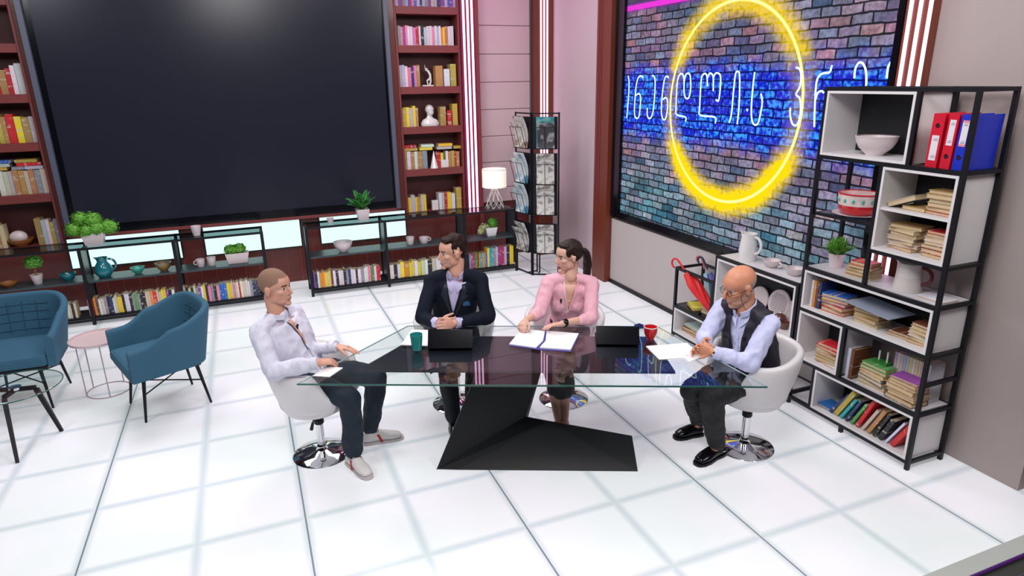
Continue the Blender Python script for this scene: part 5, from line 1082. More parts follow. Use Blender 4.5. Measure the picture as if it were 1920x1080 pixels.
def head_classify(h, stub=None, buzz=None, browz=1):
    def fn(c):
        x, y, z = h.loc(c)
        if x*x+y*y+z*z > .17**2: return 0
        if x > .078 and abs(y) < .0200 and -.0785 < z < -.0600: return 1
        zb = .0205+.13*(min(abs(y), .034)-.012)-.22*max(0, abs(y)-.034)
        if x > .058 and .011 < abs(y) < .047 and abs(z-zb) < .0040: return 2
        if buzz and buzz(x, y, z): return 4
        if stub and z < -.048 and x > -.02 and z > -.125 and abs(y) < .07 : return 3
        return 0
    return fn
def eyes(h, parent, fem=False):
    for s in (-1, 1):
        e = MB(); e.ball(h.p(.0678, s*.0305, .002), .0130*h.s, 16, 12); o = e.build('eye', [EYEW], parent, world=True, smooth=60)
        i = MB().ball(h.p(.0735, s*.0308, .0015), .0088*h.s, 14, 10); i.build('iris', IRIS, o, world=True, smooth=60)
        lid = MB().tube([h.p(.0770, s*.0175, .0025), h.p(.0815, s*.026, .0085), h.p(.0805, s*.035, .0085), h.p(.0725, s*.0445, .002)], .0016*h.s if fem else .0012*h.s, 6)
        lid.build('eyelash', BROW, parent, world=True)
def frame(P, S, shR, shL):
    up = (S-P).normalized(); lat = (shR-shL); lat = (lat-up*lat.dot(up)).normalized(); fwd = up.cross(lat); return up, lat, fwd
def patch(garment, P, fr, poly, off, th, name, m, parent, cuts=3, mirror=False):
    up, lat, fwd = fr; lo = parent_loc(garment); bm = bmesh.new(); bm.from_mesh(garment.data); bvh = BVHTree.FromBMesh(bm); bm.free()
    b = bmesh.new(); vs = [b.verts.new((l, hh, 0)) for l, hh in poly]; b.faces.new(vs); bmesh.ops.triangulate(b, faces=b.faces[:]); bmesh.ops.subdivide_edges(b, edges=b.edges[:], cuts=cuts, use_grid_fill=True)
    for v in b.verts:
        o = P+lat*v.co.x+up*v.co.y+fwd*.22-lo; hit = bvh.ray_cast(o, -fwd)
        v.co = (hit[0]+lo+fwd*off) if hit[0] else (P+lat*v.co.x+up*v.co.y+fwd*.12)
    r = bmesh.ops.extrude_face_region(b, geom=b.faces[:]); 
    for g_ in r['geom']:
        if isinstance(g_, bmesh.types.BMVert): g_.co += fwd*th
    bmesh.ops.recalc_face_normals(b, faces=b.faces[:]); lp = parent_loc(parent)
    for v in b.verts: v.co -= lp
    me = bpy.data.meshes.new(name); b.to_mesh(me); b.free(); me.materials.append(M[m] if isinstance(m, str) else m); me.shade_smooth(); me.set_sharp_from_angle(angle=.9)
    o = bpy.data.objects.new(name, me); col.objects.link(o); o.parent = parent; return o
def surf(garment, P, fr, l, hh):
    up, lat, fwd = fr; lo = parent_loc(garment); bm = bmesh.new(); bm.from_mesh(garment.data); bvh = BVHTree.FromBMesh(bm); bm.free()
    o = P+lat*l+up*hh+fwd*.22-lo; hit = bvh.ray_cast(o, -fwd); return (hit[0]+lo) if hit[0] else P+lat*l+up*hh+fwd*.12
def torso(mb, P, S, lat, neck, R, shR, shL, tr=.0, shr=.06):
    """R: list of (lateral, depth) at seat, hip, waist, chest, armpit, shoulder"""
    up = (S-P).normalized(); L_ = (S-P).length; fw = up.cross(lat)
    pts = [P-up*.05, P+up*.03, P+up*L_*.34, P+up*L_*.62-fw*.0, P+up*L_*.84-fw*.005, P+up*L_*.98-fw*.012, V(neck)-up*.01]
    limb(mb, pts, R+[(.068+tr, .064+tr)], lat, 26)
    for sh in (shR, shL): limb(mb, [V(neck)-up*.012, V(neck).lerp(V(sh), .5)+up*.006, V(sh)+(S-V(sh))*.08], [.042+tr, .050+tr*1.2, shr*.98], (0, 0, 1), 16)
def arm(mb, sh, el, wr, r, n=16, upto=1.0):
    sh, el, wr = V(sh), V(el), V(wr); e = el.lerp(wr, upto) if upto < 1 else wr; ref = (el-sh).cross(wr-el)
    if ref.length < 1e-4: ref = V((0, 0, 1))
    limb(mb, [sh, sh.lerp(el, .5), el-(wr-el).normalized()*.0], r[:3], ref, n); limb(mb, [el, el.lerp(e, .5), e], r[2:5], ref, n)
def leg(mb, hip, kn, an, r):
    ref = (V(kn)-V(hip)).cross(V(an)-V(kn)); 
    if ref.length < 1e-4: ref = V((1, 0, 0))
    limb(mb, [hip, V(hip).lerp(V(kn), .5), kn], r[:3], ref, 20); limb(mb, [kn, V(kn).lerp(V(an), .45), an], r[2:5], ref, 20)
def shoe(parent, heel, toe, ankle, m, sole, w=.046, name='shoe', high=.05, lace=None, stripe=None):
    heel, toe = V(heel), V(toe); d = (toe-heel); d.z = 0; L_ = d.length; d.normalize(); s = V((-d.y, d.x, 0)); mb = MB(); b0 = V((heel.x, heel.y, heel.z))
    limb(mb, [b0+d*.03+V((0, 0, .045)), b0+d*L_*.40+V((0, 0, .050)), b0+d*L_*.68+V((0, 0, .040)), b0+d*(L_-.035)+V((0, 0, .032))], [(w*.82, .036), (w*.86, .040), (w, .030), (w*.80, .022)], s, 18)
    limb(mb, [b0+d*.045+V((0, 0, .055)), b0+d*.055+V((0, 0, .085))], [(w*.80, .040), (w*.74, .040)], s, 16)
    o = remesh(mb, name, .005, [m], parent, 3)
    pl = []; 
    for t_, ww in [(0, .5), (.04, .78), (.2, .86), (.4, .80), (.65, 1.0), (.85, .92), (.96, .62), (1.0, .3)]: pl.append((t_, ww))
    P = [b0+d*L_*t_+s*w*ww for t_, ww in pl]+[b0+d*L_*t_-s*w*ww for t_, ww in reversed(pl)]
    MB().prism(P, (0, 0, .018)).build('sole', sole, o, world=True, smooth=0)
    if lace is not None:
        lb = MB()
        for k in range(4): q = b0+d*L_*(.40+.075*k)+V((0, 0, .090-.008*k)); lb.tube([q-s*.024, q+V((0, 0, .006)), q+s*.024], .0032, 6)
        lb.build('laces', lace, o, world=True)
    if stripe is not None:
        for sg in (1, -1): MB().prism([b0+d*L_*.42+s*sg*w*.93+V((0, 0, .022)), b0+d*L_*.48+s*sg*w*.95+V((0, 0, .022)), b0+d*L_*.40+s*sg*w*.72+V((0, 0, .074)), b0+d*L_*.34+s*sg*w*.70+V((0, 0, .074))], s*sg*.006).build('side_stripe', stripe, o, world=True, smooth=0)
    return o
def neck_collar(parent, c, axis, r0, hgt, m, name='collar', open_dir=None, gap=.6, tilt=.0, th=.006):
    axis = V(axis).normalized(); f = V(open_dir); f = (f-axis*f.dot(axis)).normalized(); s = axis.cross(f); c = V(c); vs = []; n = 28
    rings = []
    for i in range(n+1):
        a = gap/2+(2*math.pi-gap)*i/n; d = f*math.cos(a)+s*math.sin(a); base = c+d*r0; base += f*(.010*math.cos(a)); dip = axis*(-.022*max(0, math.cos(a)))
        rings.append([base+dip, base+d*th+dip, base+d*th*.6+axis*hgt+dip, base-d*.004+axis*hgt+dip])
    b = MB(); vs = [p for r_ in rings for p in r_]; fs = []
    for i in range(n):
        for k in range(4): fs.append((i*4+k, i*4+(k+1) % 4, (i+1)*4+(k+1) % 4, (i+1)*4+k))
    fs += [(3, 2, 1, 0), tuple(n*4+k for k in range(4))]
    return b.add(vs, fs).build(name, m, parent, world=True, smooth=50)
def clipmic(parent, p, fwd): 
    MB().tube([V(p)+V(fwd)*.004+V((0, 0, .01)), V(p)+V(fwd)*.010-V((0, 0, .012))], [.0065, .005], 8).ball(V(p)+V(fwd)*.012+V((0, 0, .014)), .008, 10, 8).build('clip_microphone', 'black', parent, world=True)

# ---------------------------------------------------------------- young man, left
def man_left():
    P, shR, shL = V((.20, 4.12, .585)), V((-.055, 4.04, .955)), V((.185, 4.27, .965)); S = (shR+shL)/2+V((0, 0, .02))
    hR, hL = V((.13, 4.06, .58)), V((.26, 4.18, .58))
    elR, wrR = V((-.010, 3.885, .745)), V((.251, 3.775, .800)); elL, wrL = V((.245, 4.135, .745)), V((.385, 4.01, .795))
    kR, kL, aR, aL = V((.418, 3.80, .515)), V((.632, 4.04, .525)), V((.408, 3.850, .10)), V((.570, 4.096, .10))
    t = empty('person', (P.x, P.y, 0), 0, 'young man with buzzed hair in a pale shirt, seated left of the table', 'person')
    up, lat, fwd = fr = frame(P, S, shR, shL); h = Head(V((.075, 4.150, 1.192)), (.90, -.66, .02), (-.04, .0, 1), 1.0); neck = S+up*.055+V((.02, -.015, 0))
    b = MB(); build_head(b, h, neck, jaw=1.05); torso(b, P, S, lat, neck, [(.12, .09), (.13, .095), (.11, .08), (.125, .085), (.13, .075), (.10, .055)], shR, shL, -.022, .036)
    arm(b, shR, elR, wrR, [.038, .038, .034, .034, .025]); arm(b, shL, elL, wrL, [.045, .042, .036, .036, .025])
    hand(b, wrR, az(640, 674, .775)-wrR, (.0, .2, -1), 1, (.30, .35, .45, .55), .2); hand(b, wrL, az(678, 657, .765)-wrL, (0, -.2, -1), -1, (.12, .12, .16, .22), .5)
    for hp, k, a in ((hR, kR, aR), (hL, kL, aL)): leg(b, hp, k, a, [.07, .06, .045, .042, .032])
    buzz = lambda x, y, z: (z > .060-.9*max(0, x-.045) if x > .045 else z > (.012-.25*max(0, -x-.02) if x > -.02 else -.035)) and not (abs(y) > .074 and z < .02)
    buzz = lambda x, y, z: (z > .070) if x > .062 else ((z > .015+.55*(x+.0)) if x > .0 else z > -.035-.0*x) if not (abs(y) > .0775 and z < .03) else False
    o = remesh(b, 'body', .0042, [SK['L'], LIP, BROW, STUB, BUZZ], t, 4, classify=head_classify(h, None, buzz)); eyes(h, o)
    sm = clothmat('pale_shirt', (.68, .67, .80), .7, .35); c = MB(); torso(c, P, S, lat, neck-up*.012, [(.185, .135), (.185, .135), (.165, .125), (.178, .130), (.180, .115), (.145, .085)], shR, shL, -.004, .066)
    arm(c, shR, elR, wrR, [.060, .064, .058, .050, .040], upto=.93); arm(c, shL, elL, wrL, [.058, .060, .054, .046, .039], upto=.93)
    s = remesh(c, 'shirt', .0065, [sm], t, 10, disp=.012, dscale=10)
    neck_collar(s, neck-up*.016, up*.9+fwd*.15, .064, .030, sm, 'band_collar', fwd, .9)
    patch(s, P, fr, [(-.010, .22), (.006, .22), (.008, .35), (.022, .395), (-.020, .395), (-.012, .35)], .001, .002, 'open_placket', SK['L'], s)
    patch(s, P, fr, [(.006, .18), (.012, .18), (.014, .35), (.030, .395), (.023, .398), (.007, .35)], .002, .003, 'dark_trim', mat('navy_trim', (.02, .02, .09), .6), s)
    patch(s, P, fr, [(-.004, .0), (-.001, .0), (-.001, .19), (-.004, .19)], .001, .0015, 'front_seam', mat('seam_grey', (.22, .22, .32), .7), s)
    clipmic(s, surf(s, P, fr, -.012, .335), fwd)
    for e_, w_ in ((elR, wrR), (elL, wrL)):
        p = e_.lerp(w_, .93); d = (w_-e_).normalized(); MB().tube([p-d*.012, p+d*.022], [(.0395, .0395), (.0375, .0375)], 20).build('cuff', sm, s, world=True)
    tm = clothmat('navy_trousers', (.006, .016, .032), .8, .2); c = MB(); limb(c, [hR+V((-.05, -.03, .01)), (hR+hL)/2+V((-.05, .03, .02)), hL+V((-.02, .02, .01))], [.10, .115, .10], (0, 0, 1), 20)
    leg(c, hR, kR, aR+V((0, 0, .02)), [.098, .088, .072, .070, .062]); leg(c, hL, kL, aL+V((0, 0, .03)), [.098, .088, .072, .070, .060]); remesh(c, 'trousers', .007, [tm], t, 3, disp=.010, dscale=9, seed=4)
    wl = mat('white_trainer', (.72, .68, .68), .5); rs = mat('red_stripe', (.45, .01, .02), .5); so = mat('trainer_sole', (.55, .50, .50), .6)
    shoe(t, az(654, 866), az(695, 900), aR, wl, so, lace='ceram', stripe=rs); shoe(t, az(681, 833), az(757, 820), aL, wl, so, lace='ceram', stripe=rs)
    return t
man_left()
# ---------------------------------------------------------------- man in suit
def man_suit():
    P, shR, shL = V((1.29, 4.40, .585)), V((1.145, 4.405, 1.03)), V((1.465, 4.275, 1.03)); S = (shR+shL)/2+V((0, 0, .025))
    hR, hL = V((1.20, 4.38, .58)), V((1.38, 4.36, .58))
    elR, wrR = V((1.025, 4.275, .800)), V((1.095, 4.125, .800)); elL, wrL = V((1.470, 4.130, .790)), V((1.200, 4.075, .800))
    kR, kL, aR, aL = V((1.11, 3.99, .50)), V((1.30, 3.96, .50)), V((1.144, 4.02, .10)), V((1.30, 4.06, .10))
    t = empty('person', (P.x, P.y, 0), 0, 'dark-haired man in a navy suit with clasped hands, seated behind the table', 'person')
    up, lat, fwd = fr = frame(P, S, shR, shL); h = Head(V((1.285, 4.34, 1.238)), (-.98, -.12, -.02), (0, 0, 1), 1.0); neck = S+up*.055+fwd*.005
    b = MB(); build_head(b, h, neck); torso(b, P, S, lat, neck, [(.12, .09), (.13, .095), (.11, .08), (.125, .085), (.13, .075), (.10, .055)], shR, shL, -.022, .036)
    arm(b, shR, elR, wrR, [.038, .038, .034, .034, .025]); arm(b, shL, elL, wrL, [.045, .042, .036, .034, .025])
    ctr = az(837, 607, .80); 
    hand(b, wrR+V((.008, -.005, .004)), (.72, -.42, .02), (.45, .8, -.1), 1, (.62, .66, .7, .75), 0, 1.0, .5); hand(b, wrL+V((-.010, -.004, -.002)), (-.78, -.40, .06), (-.40, .9, -.2), -1, (.66, .7, .72, .76), 0, 1.0, .5)
    for hp, k, a in ((hR, kR, aR), (hL, kL, aL)): leg(b, hp, k, a, [.07, .06, .045, .042, .032])
    o = remesh(b, 'body', .0042, [SK['M'], LIP, BROW, STUB, SK['M']], t, 4, classify=head_classify(h)); eyes(h, o)
    hb = MB(); h.b(hb, -.024, 0, .052, (.097, .081, .086), 24, 16); h.b(hb, .030, .010, .098, (.050, .062, .024)); h.b(hb, -.058, 0, .005, (.048, .072, .065)); h.b(hb, .052, .02, .094, (.030, .045, .018)); 
    for s_ in (-1, 1): h.b(hb, -.004, s_*.069, .052, (.040, .013, .030)); h.b(hb, .022, s_*.068, .022, (.009, .006, .022))
    remesh(hb, 'hair', .005, [HAIRM], t, 3, disp=.006, dscale=28)
    sm = clothmat('lilac_shirt', (.52, .48, .72), .65, .2); jm = mat('navy_suit', (.005, .008, .018), .8, spec=.2, bump=.2, bscale=9)
    Rt = [(.170, .125), (.172, .128), (.158, .120), (.176, .125), (.180, .112), (.145, .085)]
    c = MB(); torso(c, P, S, lat, neck-up*.030, [(a-.014, b_-.012) for a, b_ in Rt], shR, shL, -.008, .05); s = remesh(c, 'dress_shirt', .007, [sm], t, 3)
    c = MB(); torso(c, P, S, lat, neck-up*.026, Rt, shR, shL, .006, .064)
    arm(c, shR, elR, wrR, [.062, .059, .056, .050, .044], upto=.82); arm(c, shL, elL, wrL, [.062, .059, .056, .050, .044], upto=.84)
    Lh = (S-P).length
    def cut(v):
        d = v-P; hh, l, f = d.dot(up), d.dot(lat), d.dot(fwd); 
        if f < 0.0 or hh < .235: return False
        return abs(l-.004) < .060*min(1, (hh-.235)/(Lh*1.02-.235))+.001
    j = remesh(c, 'suit_jacket', .006, [jm], t, 10, disp=.007, dscale=7, cut=cut, seed=9)
    lm_ = mat('lapel_satin', (.012, .015, .028), .5)
    for sg in (1, -1):
        patch(j, P, fr, [(sg*.008, .205), (sg*.034, .26), (sg*.080, .35), (sg*.098, .365), (sg*.078, .385), (sg*.090, .40), (sg*.070, .45), (sg*.058, .44), (sg*.044, .36)], .002, .006, 'lapel', lm_, j, 3)
    patch(s, P, fr, [(-.008, .24), (.008, .24), (.010, .42), (-.010, .42)], .001, .002, 'button_placket', sm, s)
    for sg in (1, -1): patch(s, P, fr, [(sg*.016, .385), (sg*.052, .425), (sg*.050, .455), (sg*.008, .448)], .004, .003, 'collar_flap', sm, s, 2)
    neck_collar(s, neck-up*.034+fwd*.002, up, .057, .038, sm, 'collar', fwd, 1.0)
    ps = mat('blue_pocket_square', (.03, .10, .22), .6, cvar=.7, bscale=60)
    q = surf(j, P, fr, -.105, .300); b_ = MB()
    patch(j, P, fr, [(-.118, .292), (-.066, .298), (-.064, .318), (-.077, .308), (-.086, .332), (-.096, .310), (-.107, .328), (-.115, .308)], .003, .005, 'pocket_square', ps, j, 2)
    for hh in (.10, .16): MB().ball(surf(j, P, fr, .004, hh), .007, 10, 6).build('button', 'black', j, world=True)
    for e_, w_ in ((elR, wrR), (elL, wrL)):
        p = e_.lerp(w_, .84); d = (w_-e_).normalized(); MB().tube([p-d*.01, p+d*.035], [.038, .036], 20).build('shirt_cuff', sm, s, world=True)
    tm = clothmat('black_suit_trousers', (.006, .008, .014), .75, .2); c = MB(); limb(c, [hR+V((-.02, .04, .0)), (hR+hL)/2+V((0, .05, .0)), hL+V((.02, .04, 0))], [.10, .115, .10], (0, 0, 1), 20)
    leg(c, hR, kR, aR, [.095, .085, .068, .064, .055]); leg(c, hL, kL, aL, [.095, .085, .068, .064, .055]); remesh(c, 'trousers', .007, [tm], t, 3, disp=.006)
    for a in (aR, aL): shoe(t, V((a.x+.01, a.y+.05, 0)), V((a.x-.03, a.y-.20, 0)), a, 'blackgl', 'black')
    return t
man_suit()
# ---------------------------------------------------------------- woman
def woman():
    P, shR, shL = V((2.08, 4.14, .585)), V((1.925, 4.075, 1.005)), V((2.205, 3.955, .995)); S = (shR+shL)/2+V((0, 0, .025))
    hR, hL = V((2.00, 4.10, .58)), V((2.14, 4.04, .58))
    elR, wrR = V((1.810, 3.985, .820)), V((1.655, 3.885, .815)); elL, wrL = V((2.125, 3.800, .785)), V((1.862, 3.735, .812))
    kR, kL, aR, aL = V((1.80, 3.78, .52)), V((1.875, 3.73, .52)), V((1.835, 3.735, .10)), V((1.885, 3.72, .10))
    t = empty('person', (P.x, P.y, 0), 0, 'woman with a dark ponytail in a pink wrap blouse, seated behind the table', 'person')
    up, lat, fwd = fr = frame(P, S, shR, shL); h = Head(V((2.05, 4.02, 1.198)), (-1.0, -.03, -.05), (0, 0, 1), .95); neck = S+up*.05
    b = MB(); build_head(b, h, neck, True, .92, .97, .85); torso(b, P, S, lat, neck, [(.13, .10), (.135, .10), (.10, .08), (.125, .09), (.125, .08), (.10, .06)], shR, shL, -.02, .038)
    arm(b, shR, elR, wrR, [.038, .036, .031, .029, .021]); arm(b, shL, elL, wrL, [.038, .036, .031, .029, .021])
    hand(b, wrR, (-.55, -.60, -.10), (.2, .0, -1), 1, (.75, .8, .8, .85), 0, .88, .6); hand(b, wrL, (-.95, .18, -.04), (.1, -.3, -1), -1, (.18, .2, .22, .28), .15, .88)
    for hp, k, a in ((hR, kR, aR), (hL, kL, aL)): leg(b, hp, k, a, [.07, .062, .046, .046, .028])
    for a in (aR, aL): limb(b, [a+V((.01, .02, -.03)), a+V((-.03, -.08, -.06)), a+V((-.05, -.14, -.075))], [.026, (.030, .018), (.028, .012)], (1, 0, 0), 14)
    o = remesh(b, 'body', .0040, [SK['W'], LIPW, BROW, STUB, SK['W']], t, 4, classify=head_classify(h)); eyes(h, o, True)
    hb = MB(); h.b(hb, -.022, 0, .045, (.099, .082, .086), 24, 16); h.b(hb, .018, .0, .088, (.062, .066, .028)); h.b(hb, -.062, 0, .02, (.050, .070, .060)); h.b(hb, -.108, 0, .025, (.026, .024, .026))
    for s_ in (-1, 1): h.b(hb, .024, s_*.066, .042, (.030, .012, .036)); h.b(hb, -.03, s_*.074, .01, (.034, .012, .04))
    hr = remesh(hb, 'hair', .005, [HAIRW], t, 3, disp=.0025, dscale=30)
    pt = MB(); limb(pt, [h.p(-.105, -.0, .03), h.p(-.150, -.006, .005), h.p(-.172, -.015, -.07), h.p(-.172, -.03, -.18), h.p(-.175, -.04, -.28), h.p(-.180, -.04, -.35)], [(.020, .020), (.032, .028), (.040, .030), (.038, .028), (.028, .022), (.008, .008)], h.L, 16); remesh(pt, 'ponytail', .005, [HAIRW], hr, 2, disp=.003, dscale=35)
    MB().tube([h.p(-.100, -.0, .030), h.p(-.116, -.0, .027)], [.024, .024], 16).build('hair_tie', 'black', hr, world=True)
    bmat = clothmat('pink_blouse', (.80, .42, .52), .75, .3); Rt = [(.16, .12), (.155, .115), (.118, .095), (.140, .115), (.148, .105), (.125, .075)]
    Lh = (S-P).length; c = MB(); torso(c, P, S, lat, neck-up*.030, Rt, shR, shL, -.004, .058)
    for sg in (1, -1): c.ball(P+up*Lh*.60+lat*sg*.060+fwd*.062, (.060, .060, .062), 16, 10)
    arm(c, shR, elR, wrR, [.060, .056, .050, .046, .040], upto=.42); arm(c, shL, elL, wrL, [.060, .056, .050, .046, .040], upto=.42)
    def cut(v):
        d = v-P; hh, l, f = d.dot(up), d.dot(lat), d.dot(fwd)
        return f > .0 and hh > .25 and abs(l) < .042*min(1, (hh-.25)/(Lh*1.0-.25))
    s = remesh(c, 'blouse', .006, [bmat], t, 9, disp=.008, dscale=11, cut=cut, seed=3)
    # chest skin filling the neckline
    c = MB(); torso(c, P, S, lat, neck-up*.02, [(a-.014, b_-.014) for a, b_ in Rt], shR, shL, -.022, .040)
    for sg in (1, -1): c.ball(P+up*Lh*.60+lat*sg*.056+fwd*.060, (.052, .052, .054), 16, 10)
    def cut2(v): d = v-P; return d.dot(up) < .22 or d.dot(fwd) < -.02
    remesh(c, 'neckline', .006, [SK['W']], o, 9, cut=cut2)
    tr = mat('cream_trim', (.74, .62, .60), .6)
    patch(s, P, fr, [(-.004, .235), (.006, .245), (.050, Lh*1.0), (.040, Lh*1.02)], .002, .004, 'neckline_trim', tr, s, 3); patch(s, P, fr, [(-.006, .24), (.004, .235), (-.050, Lh*1.02), (-.060, Lh*1.0)], .002, .004, 'neckline_trim', bmat, s, 3)
    patch(s, P, fr, [(-.02, .05), (-.012, .05), (.012, .235), (.0, .235)], .001, .003, 'wrap_edge', bmat, s, 3)
    patch(s, P, fr, [(-.115, .095), (.115, .095), (.115, .118), (-.115, .118)], .001, .004, 'belt', mat('brown_belt', (.06, .02, .015), .4), s, 5)
    clipmic(s, surf(s, P, fr, .060, .335), fwd)
    MB().tube([neck+lat*.045+fwd*.01+up*.0, surf(o, P, fr, .02, .36)+fwd*.003, surf(o, P, fr, .0, .33)+fwd*.004, surf(o, P, fr, -.02, .36)+fwd*.003, neck-lat*.045+fwd*.01], .0012, 5).ball(surf(o, P, fr, 0, .325)+fwd*.008, .007, 10, 8).build('necklace', mat('gold', (.8, .55, .25), .25, 1), t, world=True)
    for sg in (-1, 1): MB().tube([h.p(-.002, sg*.082, -.030), h.p(-.002, sg*.083, -.055)], [.002, .004], 6).build('earring', bpy.data.materials['gold'], t, world=True)
    d = (wrL-elL).normalized(); w_ = wrL-d*.028; MB().tube([w_-d*.011, w_+d*.011], [(.0275, .0255)]*2, 20, ref=(0, 0, 1)).build('watch_strap', 'black', t, world=True); MB().lathe([(.017, 0), (.017, .008), (.014, .010)], w_+V((-.004, -.020, .019)), 20, R=Matrix.Rotation(.8, 3, 'X')).build('watch_face', 'blackgl', t, world=True)
    sk = clothmat('black_skirt', (.008, .008, .010), .6, .2); c = MB(); limb(c, [hR+V((.02, .04, 0)), (hR+hL)/2+V((.03, .05, 0)), hL+V((.03, .03, 0))], [.10, .11, .10], (0, 0, 1), 20)
    mk = (kR+kL)/2; mh = (hR+hL)/2; limb(c, [mh, mh.lerp(mk, .5), mk+V((0, 0, .0)), mk+V((.015, -.02, -.14)), mk+V((.02, -.02, -.22))], [(.155, .10), (.135, .085), (.110, .075), (.105, .07), (.10, .062)], kL-kR, 26); remesh(c, 'skirt', .007, [sk], t, 4, disp=.004)
    for a in (aR, aL):
        c = MB(); limb(c, [a+V((.015, .025, -.055)), a+V((-.03, -.08, -.070)), a+V((-.055, -.15, -.083))], [(.028, .024), (.034, .02), (.024, .012)], (1, 0, 0), 14); sh_ = remesh(c, 'shoe', .005, ['blackgl'], t, 2); MB().tube([a+V((.02, .035, -.05)), V((a.x+.02, a.y+.035, 0))], [.010, .006], 8).build('heel', 'blackgl', sh_, world=True)
    return t
woman()
# ---------------------------------------------------------------- older man, right
def man_right():
    P, shR, shL = V((2.90, 3.04, .585)), V((2.765, 3.185, .985)), V((2.850, 2.865, .965)); S = (shR+shL)/2+V((0, 0, .025))
    hR, hL = V((2.86, 3.13, .58)), V((2.87, 2.95, .58))
    elR, wrR = V((2.600, 3.16, .800)), V((2.548, 3.080, .805)); elL, wrL = V((2.690, 2.835, .735)), V((2.500, 2.945, .800))
    kR, kL, aR, aL = V((2.455, 3.06, .50)), V((2.485, 2.905, .515)), V((2.690, 3.265, .10)), V((2.610, 2.975, .10))
    t = empty('person', (P.x, P.y, 0), 0, 'bald older man in glasses and dark vest, seated right of the table', 'person')
    up, lat, fwd = fr = frame(P, S, shR, shL); h = Head(V((2.735, 3.035, 1.165)), (-.98, .10, -.30), (-.2, 0, 1), 1.05); neck = S+up*.045+fwd*.02
    b = MB(); build_head(b, h, neck, jaw=1.12, nose=1.04, ear=1.1); h.b(b, .035, 0, -.10, (.05, .042, .026)); torso(b, P, S, lat, neck, [(.12, .10), (.13, .11), (.12, .10), (.125, .09), (.13, .075), (.10, .055)], shR, shL, -.022, .036)
    arm(b, shR, elR, wrR, [.038, .038, .034, .034, .026]); arm(b, shL, elL, wrL, [.045, .042, .036, .036, .026])
    hand(b, wrR+V((-.004, -.004, .004)), (-.62, -.52, .03), (.62, -.66, -.1), 1, (.60, .65, .7, .74), 0, 1.02, .5); hand(b, wrL+V((-.0, .004, .0)), (-.50, .72, .05), (-.7, -.45, -.1), -1, (.62, .66, .7, .74), 0, 1.02, .5)
    for hp, k, a in ((hR, kR, aR), (hL, kL, aL)): leg(b, hp, k, a, [.07, .06, .045, .042, .034])
    fringe = lambda x, y, z: x < .012 and -.055 < z < .030+.35*max(0, -x-.05) and abs(y) > .0 and not (abs(y) > .0785 and x > -.03)
    o = remesh(b, 'body', .0042, [SK['O'], LIPO, GHAIR, STUBG, GHAIR], t, 4, classify=head_classify(h, True, fringe)); eyes(h, o)
    sm = clothmat('light_blue_shirt', (.60, .62, .90), .65, .3); vm = clothmat('dark_vest', (.016, .012, .026), .6, .35)
    Rt = [(.185, .150), (.190, .158), (.185, .155), (.180, .140), (.178, .115), (.142, .085)]
    c = MB(); torso(c, P, S, lat, neck-up*.02, [(a-.018, b_-.018) for a, b_ in Rt], shR, shL, -.014, .058)
    arm(c, shR, elR, wrR, [.066, .066, .060, .052, .043], upto=.80); arm(c, shL, elL, wrL, [.062, .065, .062, .054, .043], upto=.86)
    s = remesh(c, 'shirt', .0065, [sm], t, 9, disp=.011, dscale=10, seed=12)
    c = MB(); torso(c, P, S, lat, neck-up*.026, Rt, shR+lat*-.020, shL+lat*.020, .010, .074); limb(c, [P-up*.10, P+up*.02], [(.185, .15), (.19, .16)], lat, 24)
    Lh = (S-P).length
    def cut(v):
        d = v-P; hh, l, f = d.dot(up), d.dot(lat), d.dot(fwd)
        if f > .02 and hh > .06 and abs(l) < .012+.052*min(1, max(0, (hh-.06)/(Lh-.06)))**1.4: return True
        for sh in (shR, shL):
            sd = sh-up*.035; dd = v-sd; ll = abs(dd.dot(lat)); 
            if (dd-lat*dd.dot(lat)).length < .074 and abs(l) > .138: return True
        return False
    ve = remesh(c, 'vest', .006, [vm], t, 8, disp=.009, dscale=8, cut=cut, seed=5)
    neck_collar(s, neck-up*.018, up*.9+fwd*.1, .066, .036, sm, 'collar', fwd, .6)
    for sg in (1, -1): patch(s, P, fr, [(sg*.010, Lh-.075), (sg*.055, Lh-.03), (sg*.062, Lh+.01), (sg*.018, Lh-.01)], .012, .004, 'collar_flap', sm, s, 2)
    patch(s, P, fr, [(-.009, .10), (.009, .10), (.009, Lh-.06), (-.009, Lh-.06)], .001, .003, 'button_placket', sm, s)
    for hh in (.12, .20, .28): MB().ball(surf(s, P, fr, 0, hh)+fwd*.003, .005, 8, 6).build('button', 'ceram', s, world=True)
    patch(ve, P, fr, [(-.050, .16), (-.130, .15), (-.125, .25), (-.052, .26)], .001, .005, 'chest_pocket', vm, ve); patch(ve, P, fr, [(.050, .16), (.130, .15), (.125, .25), (.052, .26)], .001, .005, 'chest_pocket', vm, ve)
    patch(ve, P, fr, [(-.048, .235), (-.130, .230), (-.130, .262), (-.050, .266)], .006, .004, 'pocket_flap', vm, ve)
    clipmic(ve, surf(ve, P, fr, -.060, .30), fwd)
    for e_, w_, f_ in ((elR, wrR, .80), (elL, wrL, .86)):
        p = e_.lerp(w_, f_); d = (w_-e_).normalized(); MB().tube([p-d*.012, p+d*.028], [.0415, .040], 20).build('cuff', sm, s, world=True)
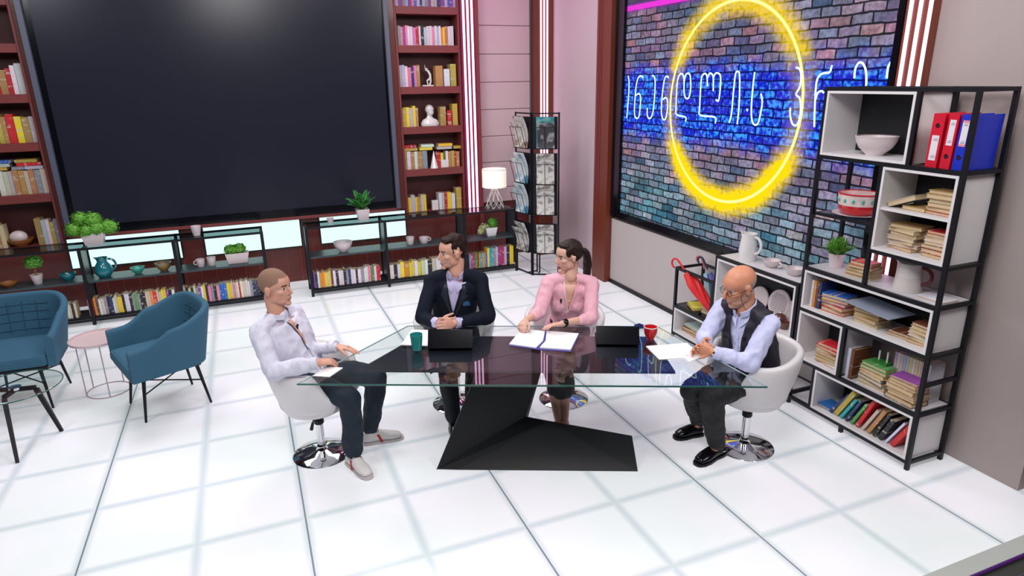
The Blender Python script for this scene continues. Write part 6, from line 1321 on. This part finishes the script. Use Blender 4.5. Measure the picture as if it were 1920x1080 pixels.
    d = (wrL-elL).normalized(); w_ = wrL-d*.002; MB().tube([w_-d*.009, w_+d*.009], [(.031, .029)]*2, 20, ref=(0, 0, 1)).build('watch_strap', 'chrome', t, world=True); MB().lathe([(.018, 0), (.018, .008)], w_+V((-.0, -.022, .020)), 20, R=Matrix.Rotation(.8, 3, 'X')).build('watch_face', 'ceram', t, world=True)
    # glasses
    gm = mat('brown_glasses', (.10, .03, .015), .25); g = empty('glasses', h.c, 0); g.parent = t; g.location = h.c-parent_loc(t); 
    fb = MB()
    for sg in (-1, 1):
        pts = [h.p(.094, sg*(.033+.022*math.cos(a)), -.004+.015*math.sin(a)) for a in [2*math.pi*k/18 for k in range(18)]]
        fb.tube(pts, .0019, 6, closed=True)
    fb.tube([h.p(.094, -.011, -.002), h.p(.099, 0, .001), h.p(.094, .011, -.002)], .0019, 6).build('rims', gm, g, world=True)
    for sg in (-1, 1): MB().tube([h.p(.094, sg*.055, .0), h.p(.086, sg*.070, .0), h.p(.0, sg*.084, .004), h.p(-.022, sg*.086, -.014)], .0022, 6).build('temple_arm', gm, g, world=True)
    MB().tube([h.p(.045, .079, -.003), h.p(.046, .072, -.06), h.p(.028, .060, -.115), neck+lat*-.045+fwd*.045], .0015, 5).build('neck_cord', 'black', g, world=True)
    tm = clothmat('black_trousers', (.006, .006, .010), .75, .2); c = MB(); limb(c, [hR+V((.03, .0, 0)), (hR+hL)/2+V((.05, 0, 0)), hL+V((.03, 0, 0))], [.11, .125, .11], (0, 0, 1), 20)
    leg(c, hR, kR, aR+V((0, 0, .03)), [.105, .092, .075, .068, .056]); leg(c, hL, kL, aL+V((0, 0, .03)), [.105, .092, .075, .070, .058]); remesh(c, 'trousers', .007, [tm], t, 3, disp=.009, seed=7)
    shoe(t, az(1357, 848), az(1304, 874), aL, 'blackgl', 'black', w=.050); shoe(t, V((2.745, 3.275, 0)), V((2.52, 3.30, 0)), aR, 'blackgl', 'black')
    MB().tube([wrL+V((-.075, .045, .02)), wrL+V((-.079, .050, .02))], [.012, .012], 12).build('ring', bpy.data.materials['gold'], t, world=True)
    return t
man_right()
